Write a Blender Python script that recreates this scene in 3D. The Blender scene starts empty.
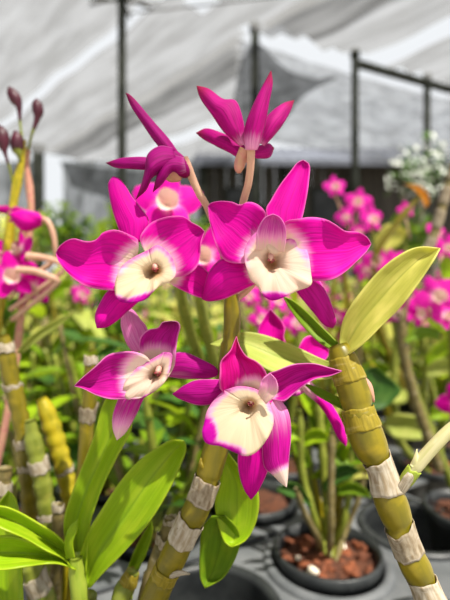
import bpy, math, random
from mathutils import Vector, Matrix
random.seed(11)
S = bpy.context.scene
COL = S.collection
PI = math.pi
ZC = 1.10                 # camera height; every height below is measured from the camera and lifted by ZC
F = 433.0                 # focal length in pixels of the 450x600 frame (26 mm equivalent phone lens)
BENCH = -0.335            # bench top
RIM = -0.24               # pot rims

def P(px, py, Y):
    return Vector(((px-225)/F*Y, Y, (300-py)/F*Y + ZC))

# ------------------------------------------------------------------ materials
def newmat(name):
    m = bpy.data.materials.new(name); m.use_nodes = True
    nt = m.node_tree; nt.nodes.clear()
    out = nt.nodes.new('ShaderNodeOutputMaterial')
    return m, nt, out
def N(nt, typ, **kw):
    n = nt.nodes.new(typ)
    for k, v in kw.items(): setattr(n, k, v)
    return n
def L(nt, a, b): nt.links.new(a, b)
def rgb(c): return (c[0], c[1], c[2], 1.0)
def val(nt, op, a, b=None, c=None, clamp=False):
    n = N(nt, 'ShaderNodeMath', operation=op); n.use_clamp = clamp
    for i, x in enumerate((a, b, c)):
        if x is None: continue
        if isinstance(x, (int, float)): n.inputs[i].default_value = x
        else: L(nt, x, n.inputs[i])
    return n.outputs[0]
def smooth(nt, x, a, b, lo=0.0, hi=1.0):
    n = N(nt, 'ShaderNodeMapRange', interpolation_type='SMOOTHSTEP')
    L(nt, x, n.inputs[0]); n.inputs[1].default_value = a; n.inputs[2].default_value = b
    n.inputs[3].default_value = lo; n.inputs[4].default_value = hi
    return n.outputs[0]
def mix(nt, f, a, b):
    n = N(nt, 'ShaderNodeMix', data_type='RGBA')
    if isinstance(f, (int, float)): n.inputs[0].default_value = f
    else: L(nt, f, n.inputs[0])
    for x, s in ((a, n.inputs[6]), (b, n.inputs[7])):
        if isinstance(x, tuple): s.default_value = rgb(x)
        else: L(nt, x, s)
    return n.outputs[2]
def noise(nt, vec, scale, detail=3, rough=.5):
    n = N(nt, 'ShaderNodeTexNoise'); n.inputs['Scale'].default_value = scale
    n.inputs['Detail'].default_value = detail; n.inputs['Roughness'].default_value = rough
    if vec is not None: L(nt, vec, n.inputs['Vector'])
    return n.outputs[0]
def leafy(nt, out, col, tcol, trans, rough, spec=.4, bump=None, bstr=.2, bdist=.0005):
    p = N(nt, 'ShaderNodeBsdfPrincipled'); L(nt, col, p.inputs['Base Color'])
    p.inputs['Roughness'].default_value = rough; p.inputs['Specular IOR Level'].default_value = spec
    t = N(nt, 'ShaderNodeBsdfTranslucent'); L(nt, tcol, t.inputs[0])
    if bump is not None:
        b = N(nt, 'ShaderNodeBump'); b.inputs['Strength'].default_value = bstr; b.inputs['Distance'].default_value = bdist
        L(nt, bump, b.inputs['Height']); L(nt, b.outputs[0], p.inputs['Normal'])
    m = N(nt, 'ShaderNodeMixShader'); m.inputs[0].default_value = trans
    L(nt, p.outputs[0], m.inputs[1]); L(nt, t.outputs[0], m.inputs[2]); L(nt, m.outputs[0], out.inputs[0])

def petal_mat(name, base, deep, pale=(.86, .66, .54), blush=(.90, .36, .66), vein=.62, tip=.5, trans=.28, edge=.3, tipcol=None):
    m, nt, out = newmat(name)
    uv = N(nt, 'ShaderNodeUVMap'); sep = N(nt, 'ShaderNodeSeparateXYZ'); L(nt, uv.outputs[0], sep.inputs[0])
    u, v = sep.outputs[0], sep.outputs[1]
    mp = N(nt, 'ShaderNodeMapping'); mp.inputs['Scale'].default_value = (22, 1.5, 1); L(nt, uv.outputs[0], mp.inputs[0])
    nz = noise(nt, mp.outputs[0], 1.0, 2)
    ve = smooth(nt, nz, .45, .68, 0, vein)
    c = mix(nt, ve, base, deep)
    mp2 = N(nt, 'ShaderNodeMapping'); mp2.inputs['Scale'].default_value = (3, 2.2, 1); L(nt, uv.outputs[0], mp2.inputs[0])
    c = mix(nt, smooth(nt, noise(nt, mp2.outputs[0], 1.0, 2), .42, .72, 0, .5), c, deep)
    c = mix(nt, smooth(nt, v, .72, 1.0, 0, tip), c, tipcol or deep)
    e = val(nt, 'ABSOLUTE', val(nt, 'SUBTRACT', u, .5))
    c = mix(nt, smooth(nt, e, .455, .5, 0, edge), c, (.95, .35, .70))
    at = N(nt, 'ShaderNodeAttribute', attribute_name='pale')
    pn = val(nt, 'ADD', at.outputs['Fac'], val(nt, 'MULTIPLY', val(nt, 'SUBTRACT', nz, .5), .5))
    c = mix(nt, smooth(nt, pn, .05, .55), c, blush)
    c = mix(nt, smooth(nt, pn, .40, .80), c, pale)
    at2 = N(nt, 'ShaderNodeAttribute', attribute_name='throat')
    c = mix(nt, smooth(nt, at2.outputs['Fac'], 0, 1, 0, .8), c, (.52, .27, .10))
    leafy(nt, out, c, c, trans, .6, .10, nz, .45, .0009)
    return m
def leaf_mat(name, base, dark, yellow, trans=.4, rough=.38, ymix=.4):
    m, nt, out = newmat(name)
    uv = N(nt, 'ShaderNodeUVMap'); sep = N(nt, 'ShaderNodeSeparateXYZ'); L(nt, uv.outputs[0], sep.inputs[0])
    u = sep.outputs[0]
    mp = N(nt, 'ShaderNodeMapping'); mp.inputs['Scale'].default_value = (26, .8, 1); L(nt, uv.outputs[0], mp.inputs[0])
    nz = noise(nt, mp.outputs[0], 1.0, 2)
    c = mix(nt, smooth(nt, nz, .42, .66, 0, .4), base, dark)
    mp2 = N(nt, 'ShaderNodeMapping'); mp2.inputs['Scale'].default_value = (2.2, 3, 1); L(nt, uv.outputs[0], mp2.inputs[0])
    oi = N(nt, 'ShaderNodeObjectInfo')
    big = noise(nt, mp2.outputs[0], 1.3, 3)
    c = mix(nt, smooth(nt, big, .4, .7, 0, ymix), c, yellow)
    e = val(nt, 'ABSOLUTE', val(nt, 'SUBTRACT', u, .5))
    c = mix(nt, smooth(nt, e, 0, .035, .75, 0), c, dark)
    c = mix(nt, smooth(nt, e, .47, .5, 0, .45), c, yellow)
    t = mix(nt, .45, c, yellow)
    leafy(nt, out, c, t, trans, rough, .22, nz, .5, .0009)
    return m
def plain(name, c1, c2, scale=30, rough=.6, bump=.0, bdist=.001, stretch=None, metal=0., spec=.4, coord='Object', lo=.35, hi=.65):
    m, nt, out = newmat(name)
    tc = N(nt, 'ShaderNodeTexCoord'); v = tc.outputs[coord]
    if stretch:
        mp = N(nt, 'ShaderNodeMapping'); mp.inputs['Scale'].default_value = stretch; L(nt, v, mp.inputs[0]); v = mp.outputs[0]
    nz = noise(nt, v, scale, 4, .6)
    c = mix(nt, smooth(nt, nz, lo, hi), c1, c2)
    p = N(nt, 'ShaderNodeBsdfPrincipled'); L(nt, c, p.inputs['Base Color'])
    p.inputs['Roughness'].default_value = rough; p.inputs['Metallic'].default_value = metal; p.inputs['Specular IOR Level'].default_value = spec
    if bump:
        b = N(nt, 'ShaderNodeBump'); b.inputs['Strength'].default_value = bump; b.inputs['Distance'].default_value = bdist
        L(nt, nz, b.inputs['Height']); L(nt, b.outputs[0], p.inputs['Normal'])
    L(nt, p.outputs[0], out.inputs[0])
    return m
def streaked(name, c1, c2, c3, u=10, v=2, trans=.2, rough=.5, bump=.4):
    """papery sheaths and canes: UV streaks along the length"""
    m, nt, out = newmat(name)
    uv = N(nt, 'ShaderNodeUVMap')
    mp = N(nt, 'ShaderNodeMapping'); mp.inputs['Scale'].default_value = (u, v, 1); L(nt, uv.outputs[0], mp.inputs[0])
    nz = noise(nt, mp.outputs[0], 1.0, 3)
    c = mix(nt, smooth(nt, nz, .35, .68), c1, c2)
    mp2 = N(nt, 'ShaderNodeMapping'); mp2.inputs['Scale'].default_value = (3, v*3, 1); L(nt, uv.outputs[0], mp2.inputs[0])
    c = mix(nt, smooth(nt, noise(nt, mp2.outputs[0], 1.0, 4), .5, .75, 0, .7), c, c3)
    leafy(nt, out, c, c, trans, rough, .35, nz, bump, .0006)
    return m
def net_mat(name, col, dark, openness, scale=(1.5, 14, 1), vary=.25, trans=.8):
    m, nt, out = newmat(name)
    uv = N(nt, 'ShaderNodeUVMap')
    mp = N(nt, 'ShaderNodeMapping'); mp.inputs['Scale'].default_value = scale; L(nt, uv.outputs[0], mp.inputs[0])
    nz = noise(nt, mp.outputs[0], 1.0, 5, .65)
    c = mix(nt, smooth(nt, nz, .35, .65), col, dark)
    d = N(nt, 'ShaderNodeBsdfDiffuse'); L(nt, c, d.inputs[0])
    t = N(nt, 'ShaderNodeBsdfTranslucent'); L(nt, c, t.inputs[0])
    m1 = N(nt, 'ShaderNodeMixShader'); m1.inputs[0].default_value = trans
    L(nt, d.outputs[0], m1.inputs[1]); L(nt, t.outputs[0], m1.inputs[2])
    tr = N(nt, 'ShaderNodeBsdfTransparent')
    m2 = N(nt, 'ShaderNodeMixShader'); L(nt, smooth(nt, nz, .3, .7, openness+vary, openness-vary), m2.inputs[0])
    L(nt, m1.outputs[0], m2.inputs[1]); L(nt, tr.outputs[0], m2.inputs[2]); L(nt, m2.outputs[0], out.inputs[0])
    return m

MAG = petal_mat('petal_magenta', (.70, .001, .34), (.42, .001, .22))
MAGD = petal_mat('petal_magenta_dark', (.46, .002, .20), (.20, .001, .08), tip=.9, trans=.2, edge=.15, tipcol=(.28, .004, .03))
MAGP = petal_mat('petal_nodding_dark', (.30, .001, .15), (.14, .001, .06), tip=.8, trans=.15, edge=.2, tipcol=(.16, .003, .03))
MAGV = petal_mat('petal_veined', (.56, .006, .30), (.32, .002, .15), vein=.85, tip=.6, pale=(.86, .66, .58), edge=.5)
MAGC = petal_mat('petal_withered_tip', (.54, .010, .32), (.30, .004, .15), vein=.8, tip=.97, tipcol=(.13, .012, .03), edge=.5, pale=(.86, .66, .56))
MAGR = petal_mat('petal_ruby', (.64, .003, .25), (.38, .002, .09), tip=.9, tipcol=(.40, .006, .06))
LIPM = petal_mat('lip_cream', (.58, .003, .38), (.36, .002, .24), pale=(.76, .57, .45), blush=(.86, .36, .62), vein=.3, tip=0, edge=.35, trans=.3)
LIPY = petal_mat('lip_yellow_cream', (.58, .003, .38), (.36, .002, .24), pale=(.74, .60, .41), blush=(.86, .42, .62), vein=.3, tip=0, edge=.35, trans=.3)
PINKF = petal_mat('petal_pink_row', (.80, .02, .42), (.56, .006, .28), pale=(.95, .82, .78), blush=(.93, .45, .68))
COLUMN = plain('column_pinkish', (.62, .34, .28), (.48, .22, .18), 300, .5)
ANTHER = plain('anther_purple', (.20, .02, .05), (.32, .05, .05), 400, .4)
PEDI = streaked('pedicel_peach', (.66, .38, .27), (.72, .48, .32), (.56, .34, .20), 4, 2, .25, .5, .1)
PEDIP = streaked('pedicel_pink', (.66, .30, .24), (.70, .42, .24), (.60, .14, .20), 4, 2, .25, .5, .1)
CANE = streaked('cane_olive', (.20, .155, .005), (.125, .105, .004), (.32, .235, .010), 7, 1.2, .06, .38, .15)
CANEG = streaked('cane_green', (.22, .25, .03), (.15, .18, .02), (.36, .34, .06), 7, 1.5, .06, .42, .15)
CANEY = streaked('cane_yellow', (.44, .345, .010), (.27, .24, .008), (.60, .46, .04), 7, 1.5, .08, .4, .2)
CANEB = streaked('cane_old', (.20, .15, .05), (.12, .10, .03), (.40, .34, .22), 7, 2.5, .05, .6, .4)
PAPER = streaked('sheath_papery', (.64, .57, .45), (.36, .27, .16), (.74, .70, .60), 18, 1.2, .3, .7, .8)
PAPERD = streaked('sheath_greyed', (.42, .35, .25), (.22, .16, .09), (.56, .50, .42), 16, 2, .2, .75, .8)
FRINGE = streaked('sheath_fibres', (.32, .24, .015), (.22, .17, .008), (.66, .54, .22), 30, 1, .2, .6, .6)
STALK = streaked('stalk_cream', (.76, .70, .40), (.62, .60, .26), (.80, .76, .55), 8, 1, .2, .45, .2)
SHOOT = streaked('shoot_green', (.36, .44, .05), (.26, .36, .03), (.48, .50, .10), 8, 1, .15, .4, .15)
LEAFY = leaf_mat('leaf_yellow_green', (.60, .60, .13), (.40, .44, .06), (.82, .76, .24), .48, .4, .7)
LEAFB = leaf_mat('leaf_bright', (.30, .47, .010), (.17, .31, .006), (.50, .58, .03), .36, .33, .45)
LEAFM = leaf_mat('leaf_mid', (.16, .29, .010), (.07, .15, .005), (.32, .40, .02), .4, .36, .4)
LEAFD = leaf_mat('leaf_dark', (.045, .125, .018), (.02, .065, .008), (.12, .20, .03), .32, .38, .35)
LEAFP = leaf_mat('leaf_pale', (.44, .50, .10), (.27, .36, .05), (.64, .64, .20), .42, .4, .5)
LEAFO = leaf_mat('leaf_orange', (.66, .26, .02), (.42, .13, .01), (.75, .42, .05), .4, .5, .5)
BUD = plain('bud_maroon', (.035, .002, .008), (.07, .004, .018), 80, .5)
POTM = plain('pot_plastic', (.016, .018, .019), (.030, .033, .033), 60, .42, .1, .0005)
TRAYM = plain('tray_plastic', (.085, .092, .096), (.13, .136, .14), 25, .5, .1, .0005)
SOIL = plain('bark_soil', (.035, .012, .006), (.11, .035, .014), 160, .9, .9, .003)
BARK = plain('bark_chunk', (.22, .062, .022), (.09, .028, .012), 90, .85, .6, .002)
STONE = plain('pale_pebble', (.75, .66, .50), (.86, .80, .68), 80, .7)
BENCHM = plain('bench_concrete', (.42, .39, .33), (.56, .52, .44), 14, .85, .3, .002)
STEEL = plain('steel_dull', (.06, .062, .06), (.10, .10, .095), 20, .5, .1, .001, None, .4)
POLEM = plain('pole_mossy', (.010, .012, .009), (.026, .028, .023), 7, .95, .3, .004, spec=.1)
WOODD = plain('shed_boards', (.030, .026, .021), (.055, .048, .040), 5, .8, .3, .01, (1, 1, .1))
ROOFM = plain('shed_roof_sheet', (.026, .030, .042), (.042, .047, .062), 2.5, .5, .1, .01)
GLASSD = plain('dark_glass', (.02, .022, .025), (.04, .042, .045), 3, .2)
DIRT = plain('ground_dirt', (.20, .17, .13), (.33, .29, .23), 3, .95, .5, .02)
WIREM = plain('wire_grey', (.05, .05, .05), (.09, .09, .09), 10, .6)
TRUNK = plain('trunk_brown', (.06, .045, .03), (.12, .09, .06), 12, .9, .5, .01)
SKYGAPL = leaf_mat('leaf_sky_gaps', (.62, .66, .60), (.40, .46, .40), (.80, .82, .76), .4, .5, .4)  # near-white leaf colour stands for bright sky showing through the foliage
NETR = net_mat('net_roof', (.088, .089, .091), (.062, .063, .064), .32, (4, 34, 1), .13)
NETV = net_mat('net_pale', (.20, .20, .202), (.13, .13, .13), .52, (6, 9, 1), .16)
NETW = net_mat('net_wall', (.055, .06, .05), (.03, .035, .028), .30, (5, 4, 1), .2)
NETD = net_mat('net_dark', (.035, .037, .037), (.02, .022, .022), .30, (6, 9, 1), .14, .5)

# ------------------------------------------------------------------ mesh helpers
class MB:
    def __init__(s): s.v = []; s.f = []; s.uv = []; s.mi = []; s.at = {'pale': [], 'throat': []}
    def vert(s, co, uv=(0.5, 0.5), pale=0., throat=0.):
        s.v.append(tuple(co)); s.uv.append(uv); s.at['pale'].append(pale); s.at['throat'].append(throat); return len(s.v)-1
    def face(s, idx, mi=0): s.f.append(tuple(idx)); s.mi.append(mi)
    def grid(s, rows, uvs=None, pales=None, throats=None, mi=0, wrap=False):
        b = len(s.v); n = len(rows); m = len(rows[0])
        for i in range(n):
            for j in range(m):
                s.vert(rows[i][j], uvs[i][j] if uvs else (j/max(1, m-1), i/max(1, n-1)),
                       pales[i][j] if pales else 0., throats[i][j] if throats else 0.)
        for i in range(n-1):
            for j in range(m-1):
                s.face((b+i*m+j, b+i*m+j+1, b+(i+1)*m+j+1, b+(i+1)*m+j), mi)
        return b
    def tube(s, pts, rads, k=12, mi=0, cap=True, vscale=1.0):
        pts = [Vector(p) for p in pts]; n = len(pts)
        t0 = (pts[1]-pts[0]).normalized()
        a = t0.cross(Vector((0, 1, 0)))
        if a.length < 1e-3: a = t0.cross(Vector((1, 0, 0)))
        a.normalize(); rows = []; d = 0.; uvs = []
        for i in range(n):
            t = (pts[min(i+1, n-1)]-pts[max(i-1, 0)]).normalized()
            a = (a - t*a.dot(t)).normalized(); b = t.cross(a)
            if i: d += (pts[i]-pts[i-1]).length
            rows.append([pts[i] + (a*math.cos(2*PI*j/k)+b*math.sin(2*PI*j/k))*rads[i] for j in range(k+1)])
            uvs.append([(j/k, d*60*vscale) for j in range(k+1)])
        b0 = s.grid(rows, uvs, mi=mi)
        if cap:
            for i in (0, n-1):
                c = s.vert(pts[i], (.5, uvs[i][0][1]))
                for j in range(k): s.face((c, b0+i*(k+1)+j, b0+i*(k+1)+j+1), mi)
    def lathe(s, prof, k=32, c=(0, 0, 0), mi=0):
        rows = [[(c[0]+r*math.cos(2*PI*j/k), c[1]+r*math.sin(2*PI*j/k), c[2]+z) for j in range(k+1)] for r, z in prof]
        s.grid(rows, mi=mi)
    def box(s, lo, hi, mi=0, M=None):
        x0, y0, z0 = lo; x1, y1, z1 = hi
        co = [Vector(p) for p in ((x0,y0,z0),(x1,y0,z0),(x1,y1,z0),(x0,y1,z0),(x0,y0,z1),(x1,y0,z1),(x1,y1,z1),(x0,y1,z1))]
        if M is not None: co = [M @ p for p in co]
        b = len(s.v)
        for p in co: s.vert(p, (p.x, p.z))
        for q in ((0,3,2,1),(4,5,6,7),(0,1,5,4),(1,2,6,5),(2,3,7,6),(3,0,4,7)): s.face([b+i for i in q], mi)
    def blob(s, c, r, sq=(1, 1, 1), rough=.2, mi=0, k=8, n=6):
        ph = random.random()*9; rot = Matrix.Rotation(random.random()*6, 3, 'Z') @ Matrix.Rotation(random.random()*3, 3, 'X')
        rows = []
        for i in range(n+1):
            th = PI*i/n; row = []
            for j in range(k+1):
                a = 2*PI*(j % k)/k
                rr = r*(1+rough*math.sin(3*a+ph+2*th)*math.sin(th))
                row.append(Vector(c)+rot @ Vector((rr*math.sin(th)*math.cos(a)*sq[0], rr*math.sin(th)*math.sin(a)*sq[1], rr*math.cos(th)*sq[2])))
            rows.append(row)
        s.grid(rows, mi=mi)
    def build(s, name, mats, parent=None, origin=None, solid=0., smoothed=True):
        me = bpy.data.meshes.new(name)
        o0 = Vector(origin) if origin is not None else Vector((0, 0, 0))
        me.from_pydata([tuple(Vector(p)-o0) for p in s.v], [], s.f)
        uvl = me.uv_layers.new(name='UVMap')
        for lp in me.loops: uvl.data[lp.index].uv = s.uv[lp.vertex_index]
        for nm, arr in s.at.items():
            if any(arr):
                at = me.attributes.new(nm, 'FLOAT', 'POINT')
                at.data.foreach_set('value', arr)
        for m in (mats if isinstance(mats, (list, tuple)) else [mats]): me.materials.append(m)
        for p, mi in zip(me.polygons, s.mi): p.material_index = mi; p.use_smooth = smoothed
        me.update()
        ob = bpy.data.objects.new(name, me); COL.objects.link(ob)
        if parent is not None: ob.parent = parent
        elif origin is not None: ob.location = o0
        if solid:
            md = ob.modifiers.new('thickness', 'SOLIDIFY'); md.thickness = solid; md.offset = 0
        return ob

def tag(o, label, cat, group=None, kind=None):
    o['label'] = label
    if cat: o['category'] = cat
    if group: o['group'] = group
    if kind: o['kind'] = kind
    return o
def lab(o, text): o['label'] = text; return o
def empty(name, loc):
    o = bpy.data.objects.new(name, None); COL.objects.link(o); o.location = loc; o.empty_display_size = .02
    return o
def struct(o): o['kind'] = 'structure'; return o
def copy_tree(o, parent=None):
    c = o.copy(); COL.objects.link(c)
    if parent is not None: c.parent = parent
    for ch in list(o.children): copy_tree(ch, c)
    return c

def spline(pts, n):
    """Catmull-Rom through pts (tuples of any size), resampled to n points evenly along the chord"""
    pts = [Vector(p) for p in pts]
    if len(pts) == 2: return [pts[0].lerp(pts[1], i/(n-1)) for i in range(n)]
    ext = [pts[0]*2-pts[1]] + pts + [pts[-1]*2-pts[-2]]
    dense = []
    for i in range(1, len(ext)-2):
        p0, p1, p2, p3 = ext[i-1:i+3]
        for k in range(10):
            t = k/10
            dense.append(.5*((2*p1)+(p2-p0)*t+(2*p0-5*p1+4*p2-p3)*t*t+(3*p1-p0-3*p2+p3)*t**3))
    dense.append(pts[-1])
    d = [0.]
    for a, b in zip(dense, dense[1:]): d.append(d[-1]+(b-a).length)
    out = []; j = 0
    for i in range(n):
        x = d[-1]*i/(n-1)
        while j < len(d)-2 and d[j+1] < x: j += 1
        w = (x-d[j])/max(1e-9, d[j+1]-d[j])
        out.append(dense[j].lerp(dense[j+1], min(1, max(0, w))))
    return out
def sstep(x, a, b):
    t = min(1, max(0, (x-a)/(b-a))); return t*t*(3-2*t)
def quad(t, a, b, c):      # value a at 0, b at .5, c at 1
    return a*(1-t)*(1-2*t) + 4*b*t*(1-t) + c*t*(2*t-1)
def spot(cx, cy, r0, r1, k=1.0):
    return lambda x, y: k*(1-sstep(math.hypot(x-cx, y-cy), r0, r1))

def blade(name, parent, org, mat, A, B, Y, d=(0, 0, 0), cup=0., ruf=0., pale=None, throat=None, n=26, m=11, th=.0003, label=None, phase=0., fold=0., roll=0.):
    """a petal, sepal or leaf: two edges from base to tip (photo pixels at distance Y), bowed in depth by d (mm at base, middle, tip),
    hollowed by cup (mm), creased along the midrib by fold and waved along its edges by ruf"""
    a = spline([(x, y, 0) for x, y in A], n); b = spline([(x, y, 0) for x, y in B], n)
    if name in ('petal', 'sepal'): cup *= 1.7; ruf *= 1.6; d = [x*1.5 for x in d]
    mb = MB(); rows, uvs, ps, ts = [], [], [], []
    for i in range(n):
        t = i/(n-1); row, uvr, pr, tr = [], [], [], []
        for j in range(m):
            s = j/(m-1); q = a[i].lerp(b[i], s); e = 2*s-1
            w = min(1, (a[i]-b[i]).length/18)
            dd = quad(t, *d) + cup*(1-e*e)*w + fold*(1-abs(e))*w - roll*e*w + ruf*(abs(e)**3)*math.sin(t*15+phase+(0 if e < 0 else 2.1))*w*(.3+.7*math.sin(PI*min(1, t*1.1)))
            row.append(P(q.x, q.y, Y+dd/1000)); uvr.append((s, t))
            pr.append(pale(q.x, q.y) if pale else 0.); tr.append(throat(q.x, q.y) if throat else 0.)
        rows.append(row); uvs.append(uvr); ps.append(pr); ts.append(tr)
    mb.grid(rows, uvs, ps, ts)
    o = mb.build(name, mat, parent, org, th)
    if label: lab(o, label)
    return o
def cup(name, parent, org, mat, C, ring, Y, deep, bot=-6., top=1., hole=.30, ruf=0., pale=None, throat=None, k=64, n=16, th=.0004, label=None, fade=(.55, 1.0)):
    """a lip: a spreading wavy blade (photo pixels) whose lower rim stands forward and whose upper rim lies back on the petals, with a narrow throat at C"""
    R = spline([(x, y, 0) for x, y in ring + [ring[0]]], k+1)
    ylo = min(q.y for q in R); yhi = max(q.y for q in R)
    mb = MB(); rows, uvs, ps, ts = [], [], [], []
    for i in range(n+1):
        r = max(.02, i/n); row, uvr, pr, tr = [], [], [], []
        for j in range(k+1):
            e = R[j % k]; q = Vector((C[0], C[1], 0)).lerp(e, r); w = sstep(e.y, ylo+.15*(yhi-ylo), yhi-.1*(yhi-ylo))
            rim = top+(bot-top)*w
            dd = deep*math.exp(-(r/hole)**2) + rim*(r**1.3) + 2.2*w*r**5 + ruf*r**3*math.sin(j/k*2*PI*8+math.sin(j*.5))*(.5+w)
            row.append(P(q.x, q.y, Y+dd/1000)); uvr.append((.05+.85*(1-abs(1-2*j/k)), r*.6))
            p_ = pale(q.x, q.y) if pale else 1.
            p_ *= 1-(1-w)*.75*sstep(r, *fade)
            pr.append(p_); tr.append(throat(q.x, q.y) if throat else 0.)
        rows.append(row); uvs.append(uvr); ps.append(pr); ts.append(tr)
    mb.grid(rows, uvs, ps, ts)
    o = mb.build(name, mat, parent, org, th)
    if label: lab(o, label)
    return o
def pxtube(mb, pts, k=12, mi=0, n=30, cap=True, vs=1.):
    """tube through (px, py, Y, radius in px)"""
    q = spline(pts, n)
    mb.tube([P(p[0], p[1], p[2]) for p in q], [p[3]/F*p[2] for p in q], k, mi, cap, vs)

# ------------------------------------------------------------------ light and camera
w = bpy.data.worlds.new('sky'); S.world = w; w.use_nodes = True
bg = w.node_tree.nodes['Background']; bg.inputs[0].default_value = (.94, .97, 1.0, 1); bg.inputs[1].default_value = .95
sun = bpy.data.lights.new('sun', 'SUN'); sun.energy = 25.0; sun.angle = math.radians(.7); sun.color = (1.0, .95, .86)
so = bpy.data.objects.new('sun', sun); COL.objects.link(so)
so.rotation_euler = Vector((-.32, .33, -.89)).to_track_quat('-Z', 'Y').to_euler(); so.location = (2, -2, 6)
cam = bpy.data.cameras.new('camera'); co = bpy.data.objects.new('camera', cam); COL.objects.link(co)
cam.sensor_fit = 'VERTICAL'; cam.sensor_height = 36; cam.sensor_width = 27; cam.lens = 36*F/600
co.location = (0, 0, ZC); co.rotation_euler = (PI/2, 0, 0); cam.clip_start = .01
cam.dof.use_dof = True; cam.dof.focus_distance = .168; cam.dof.aperture_fstop = cam.lens/3.4; cam.dof.aperture_blades = 0
S.camera = co
S.view_settings.view_transform = 'Standard'; S.view_settings.look = 'None'; S.view_settings.gamma = 1; S.view_settings.exposure = 0.0
S.view_settings.use_curve_mapping = False
S.cycles.max_bounces = 8; S.cycles.transparent_max_bounces = 16; S.cycles.caustics_reflective = False; S.cycles.caustics_refractive = False

# ------------------------------------------------------------------ setting: ground, nets, poles, shed
mb = MB(); mb.box((-9, -3, -.1), (9, 12, 0)); struct(mb.build('floor', DIRT, smoothed=False))
RZ = 2.05 + ZC
nn = Vector((.7071, .7071, 0)); dv = Vector((.7071, -.7071, 0))
def rowY(x): return 3.2 + .43*x
def sheet(a0, a1, b0, b1, dz, keep):
    mb = MB(); na = max(3, int((a1-a0)/.09)); nb = int((b1-b0)/.09); idx = {}
    for i in range(na+1):
        for j in range(nb+1):
            a = a0+(a1-a0)*i/na; b = b0+(b1-b0)*j/nb
            p = nn*a + dv*b
            sag = -.05*math.sin(PI*i/na) + .018*math.sin(b*3.1+a)+.010*math.sin(b*9+a*7)
            idx[i, j] = mb.vert((p.x, p.y, RZ+dz+sag), (b*.25, a*.25))
    for i in range(na):
        for j in range(nb):
            q = [idx[i, j], idx[i, j+1], idx[i+1, j+1], idx[i+1, j]]
            c = sum((Vector(mb.v[k]) for k in q), Vector())/4
            if keep(c): mb.face(q)
    return struct(mb.build('ceiling', NETR))
keep = lambda c: math.hypot(c.x+.17, c.y-2.98) > .085 and (c.x < .15 or c.y < rowY(c.x)-.05) and c.y < 6.4 and c.y > -2.5 and abs(c.x) < 5.5
sheet(-3.5, 1.70, -6, 5, 0, keep)
sheet(1.80, 2.92, -6, 5, .01, keep)
sheet(2.52, 3.46, -6, 5, .05, keep)
sheet(3.66, 4.9, -6, 5, .02, keep)

def net_panel(name, pts_top, pts_bot, mat, nx=40, nz=16, wob=.05, sag=0.):
    T = spline(pts_top, nx+1); B = spline(pts_bot, nx+1); rows, uvs = [], []
    for i in range(nz+1):
        row, ur = [], []
        for j in range(nx+1):
            p = T[j].lerp(B[j], i/nz); e = math.sin(PI*i/nz)
            p.y += wob*(math.sin(j*.9+i*.35)+.6*math.sin(j*2.3))*(.3+e); p.z -= sag*math.sin(PI*j/nx)*(1-i/nz)
            row.append(p); ur.append((j/nx*2, i/nz))
        rows.append(row); uvs.append(ur)
    mb = MB(); mb.grid(rows, uvs); return mb.build(name, mat)
xs = [.12, 1.08, 1.9, 3.2]
struct(net_panel('wall_right', [(x, rowY(x)+.1, RZ-.03) for x in xs], [(x, rowY(x)+.16, 1.30+ZC-.03*i) for i, x in enumerate(xs)], NETV, 48, 12, .03, .06))
struct(net_panel('wall_back', [(-2.42, 6.45, RZ+.02), (-1.2, 6.45, RZ+.02), (.1, 6.45, RZ+.02)], [(-2.42, 6.45, .02), (-1.2, 6.45, .02), (.1, 6.45, .02)], NETW, 40, 16, .04))
struct(net_panel('wall_left', [(-5.45, -2.4, RZ), (-5.5, 2, RZ), (-5.4, 6.3, RZ)], [(-5.45, -2.4, .02), (-5.5, 2, .02), (-5.4, 6.3, .02)], NETW, 60, 14, .03))
struct(net_panel('wall_left', [(-5.4, 6.3, RZ+.02), (-4, 6.45, RZ), (-2.72, 6.45, RZ+.02)], [(-5.4, 6.3, .02), (-4, 6.45, .02), (-2.72, 6.45, .02)], NETW, 40, 16, .04))

def pole(px, Y, ptop, r, label):
    x = (px-225)/F*Y; top = (300-ptop)/F*Y + ZC
    e = empty('net_pole', (x, Y, 0))
    mb = MB(); mb.tube([(x, Y, 0), (x, Y, 1.5), (x, Y, top)], [r, r, r*.96], 14); mb.build('post', POLEM, e, e.location)
    mb = MB(); mb.lathe([(0, .03), (r*1.25, .03), (r*1.25, -.03), (r, -.03)], 14, (x, Y, top)); mb.build('cap', POLEM, e, e.location)
    mb = MB(); mb.lathe([(r, 0.06), (r*2.2, .03), (r*2.4, 0)], 14, (x, Y, 0)); mb.build('footing', DIRT, e, e.location)
    tag(e, label, 'pole', 'poles holding up the shade net')
    return e
pole(122, 2.90, -6, .030, 'dark pole rising behind the nodding side-on flower to the net roof')
pole(255, 3.28, 28, .033, 'dark pole behind the topmost back-turned flower, holding the black drape')
pole(355, 3.62, 54, .032, 'dark pole standing in front of the middle of the shed roof')
pole(427, 3.98, 78, .032, 'dark pole in front of the tall sky-flecked shrub by the shed end')
pole(38, 6.0, 148, .085, 'thick dark post beside the bright gap in the far net wall')
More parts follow.
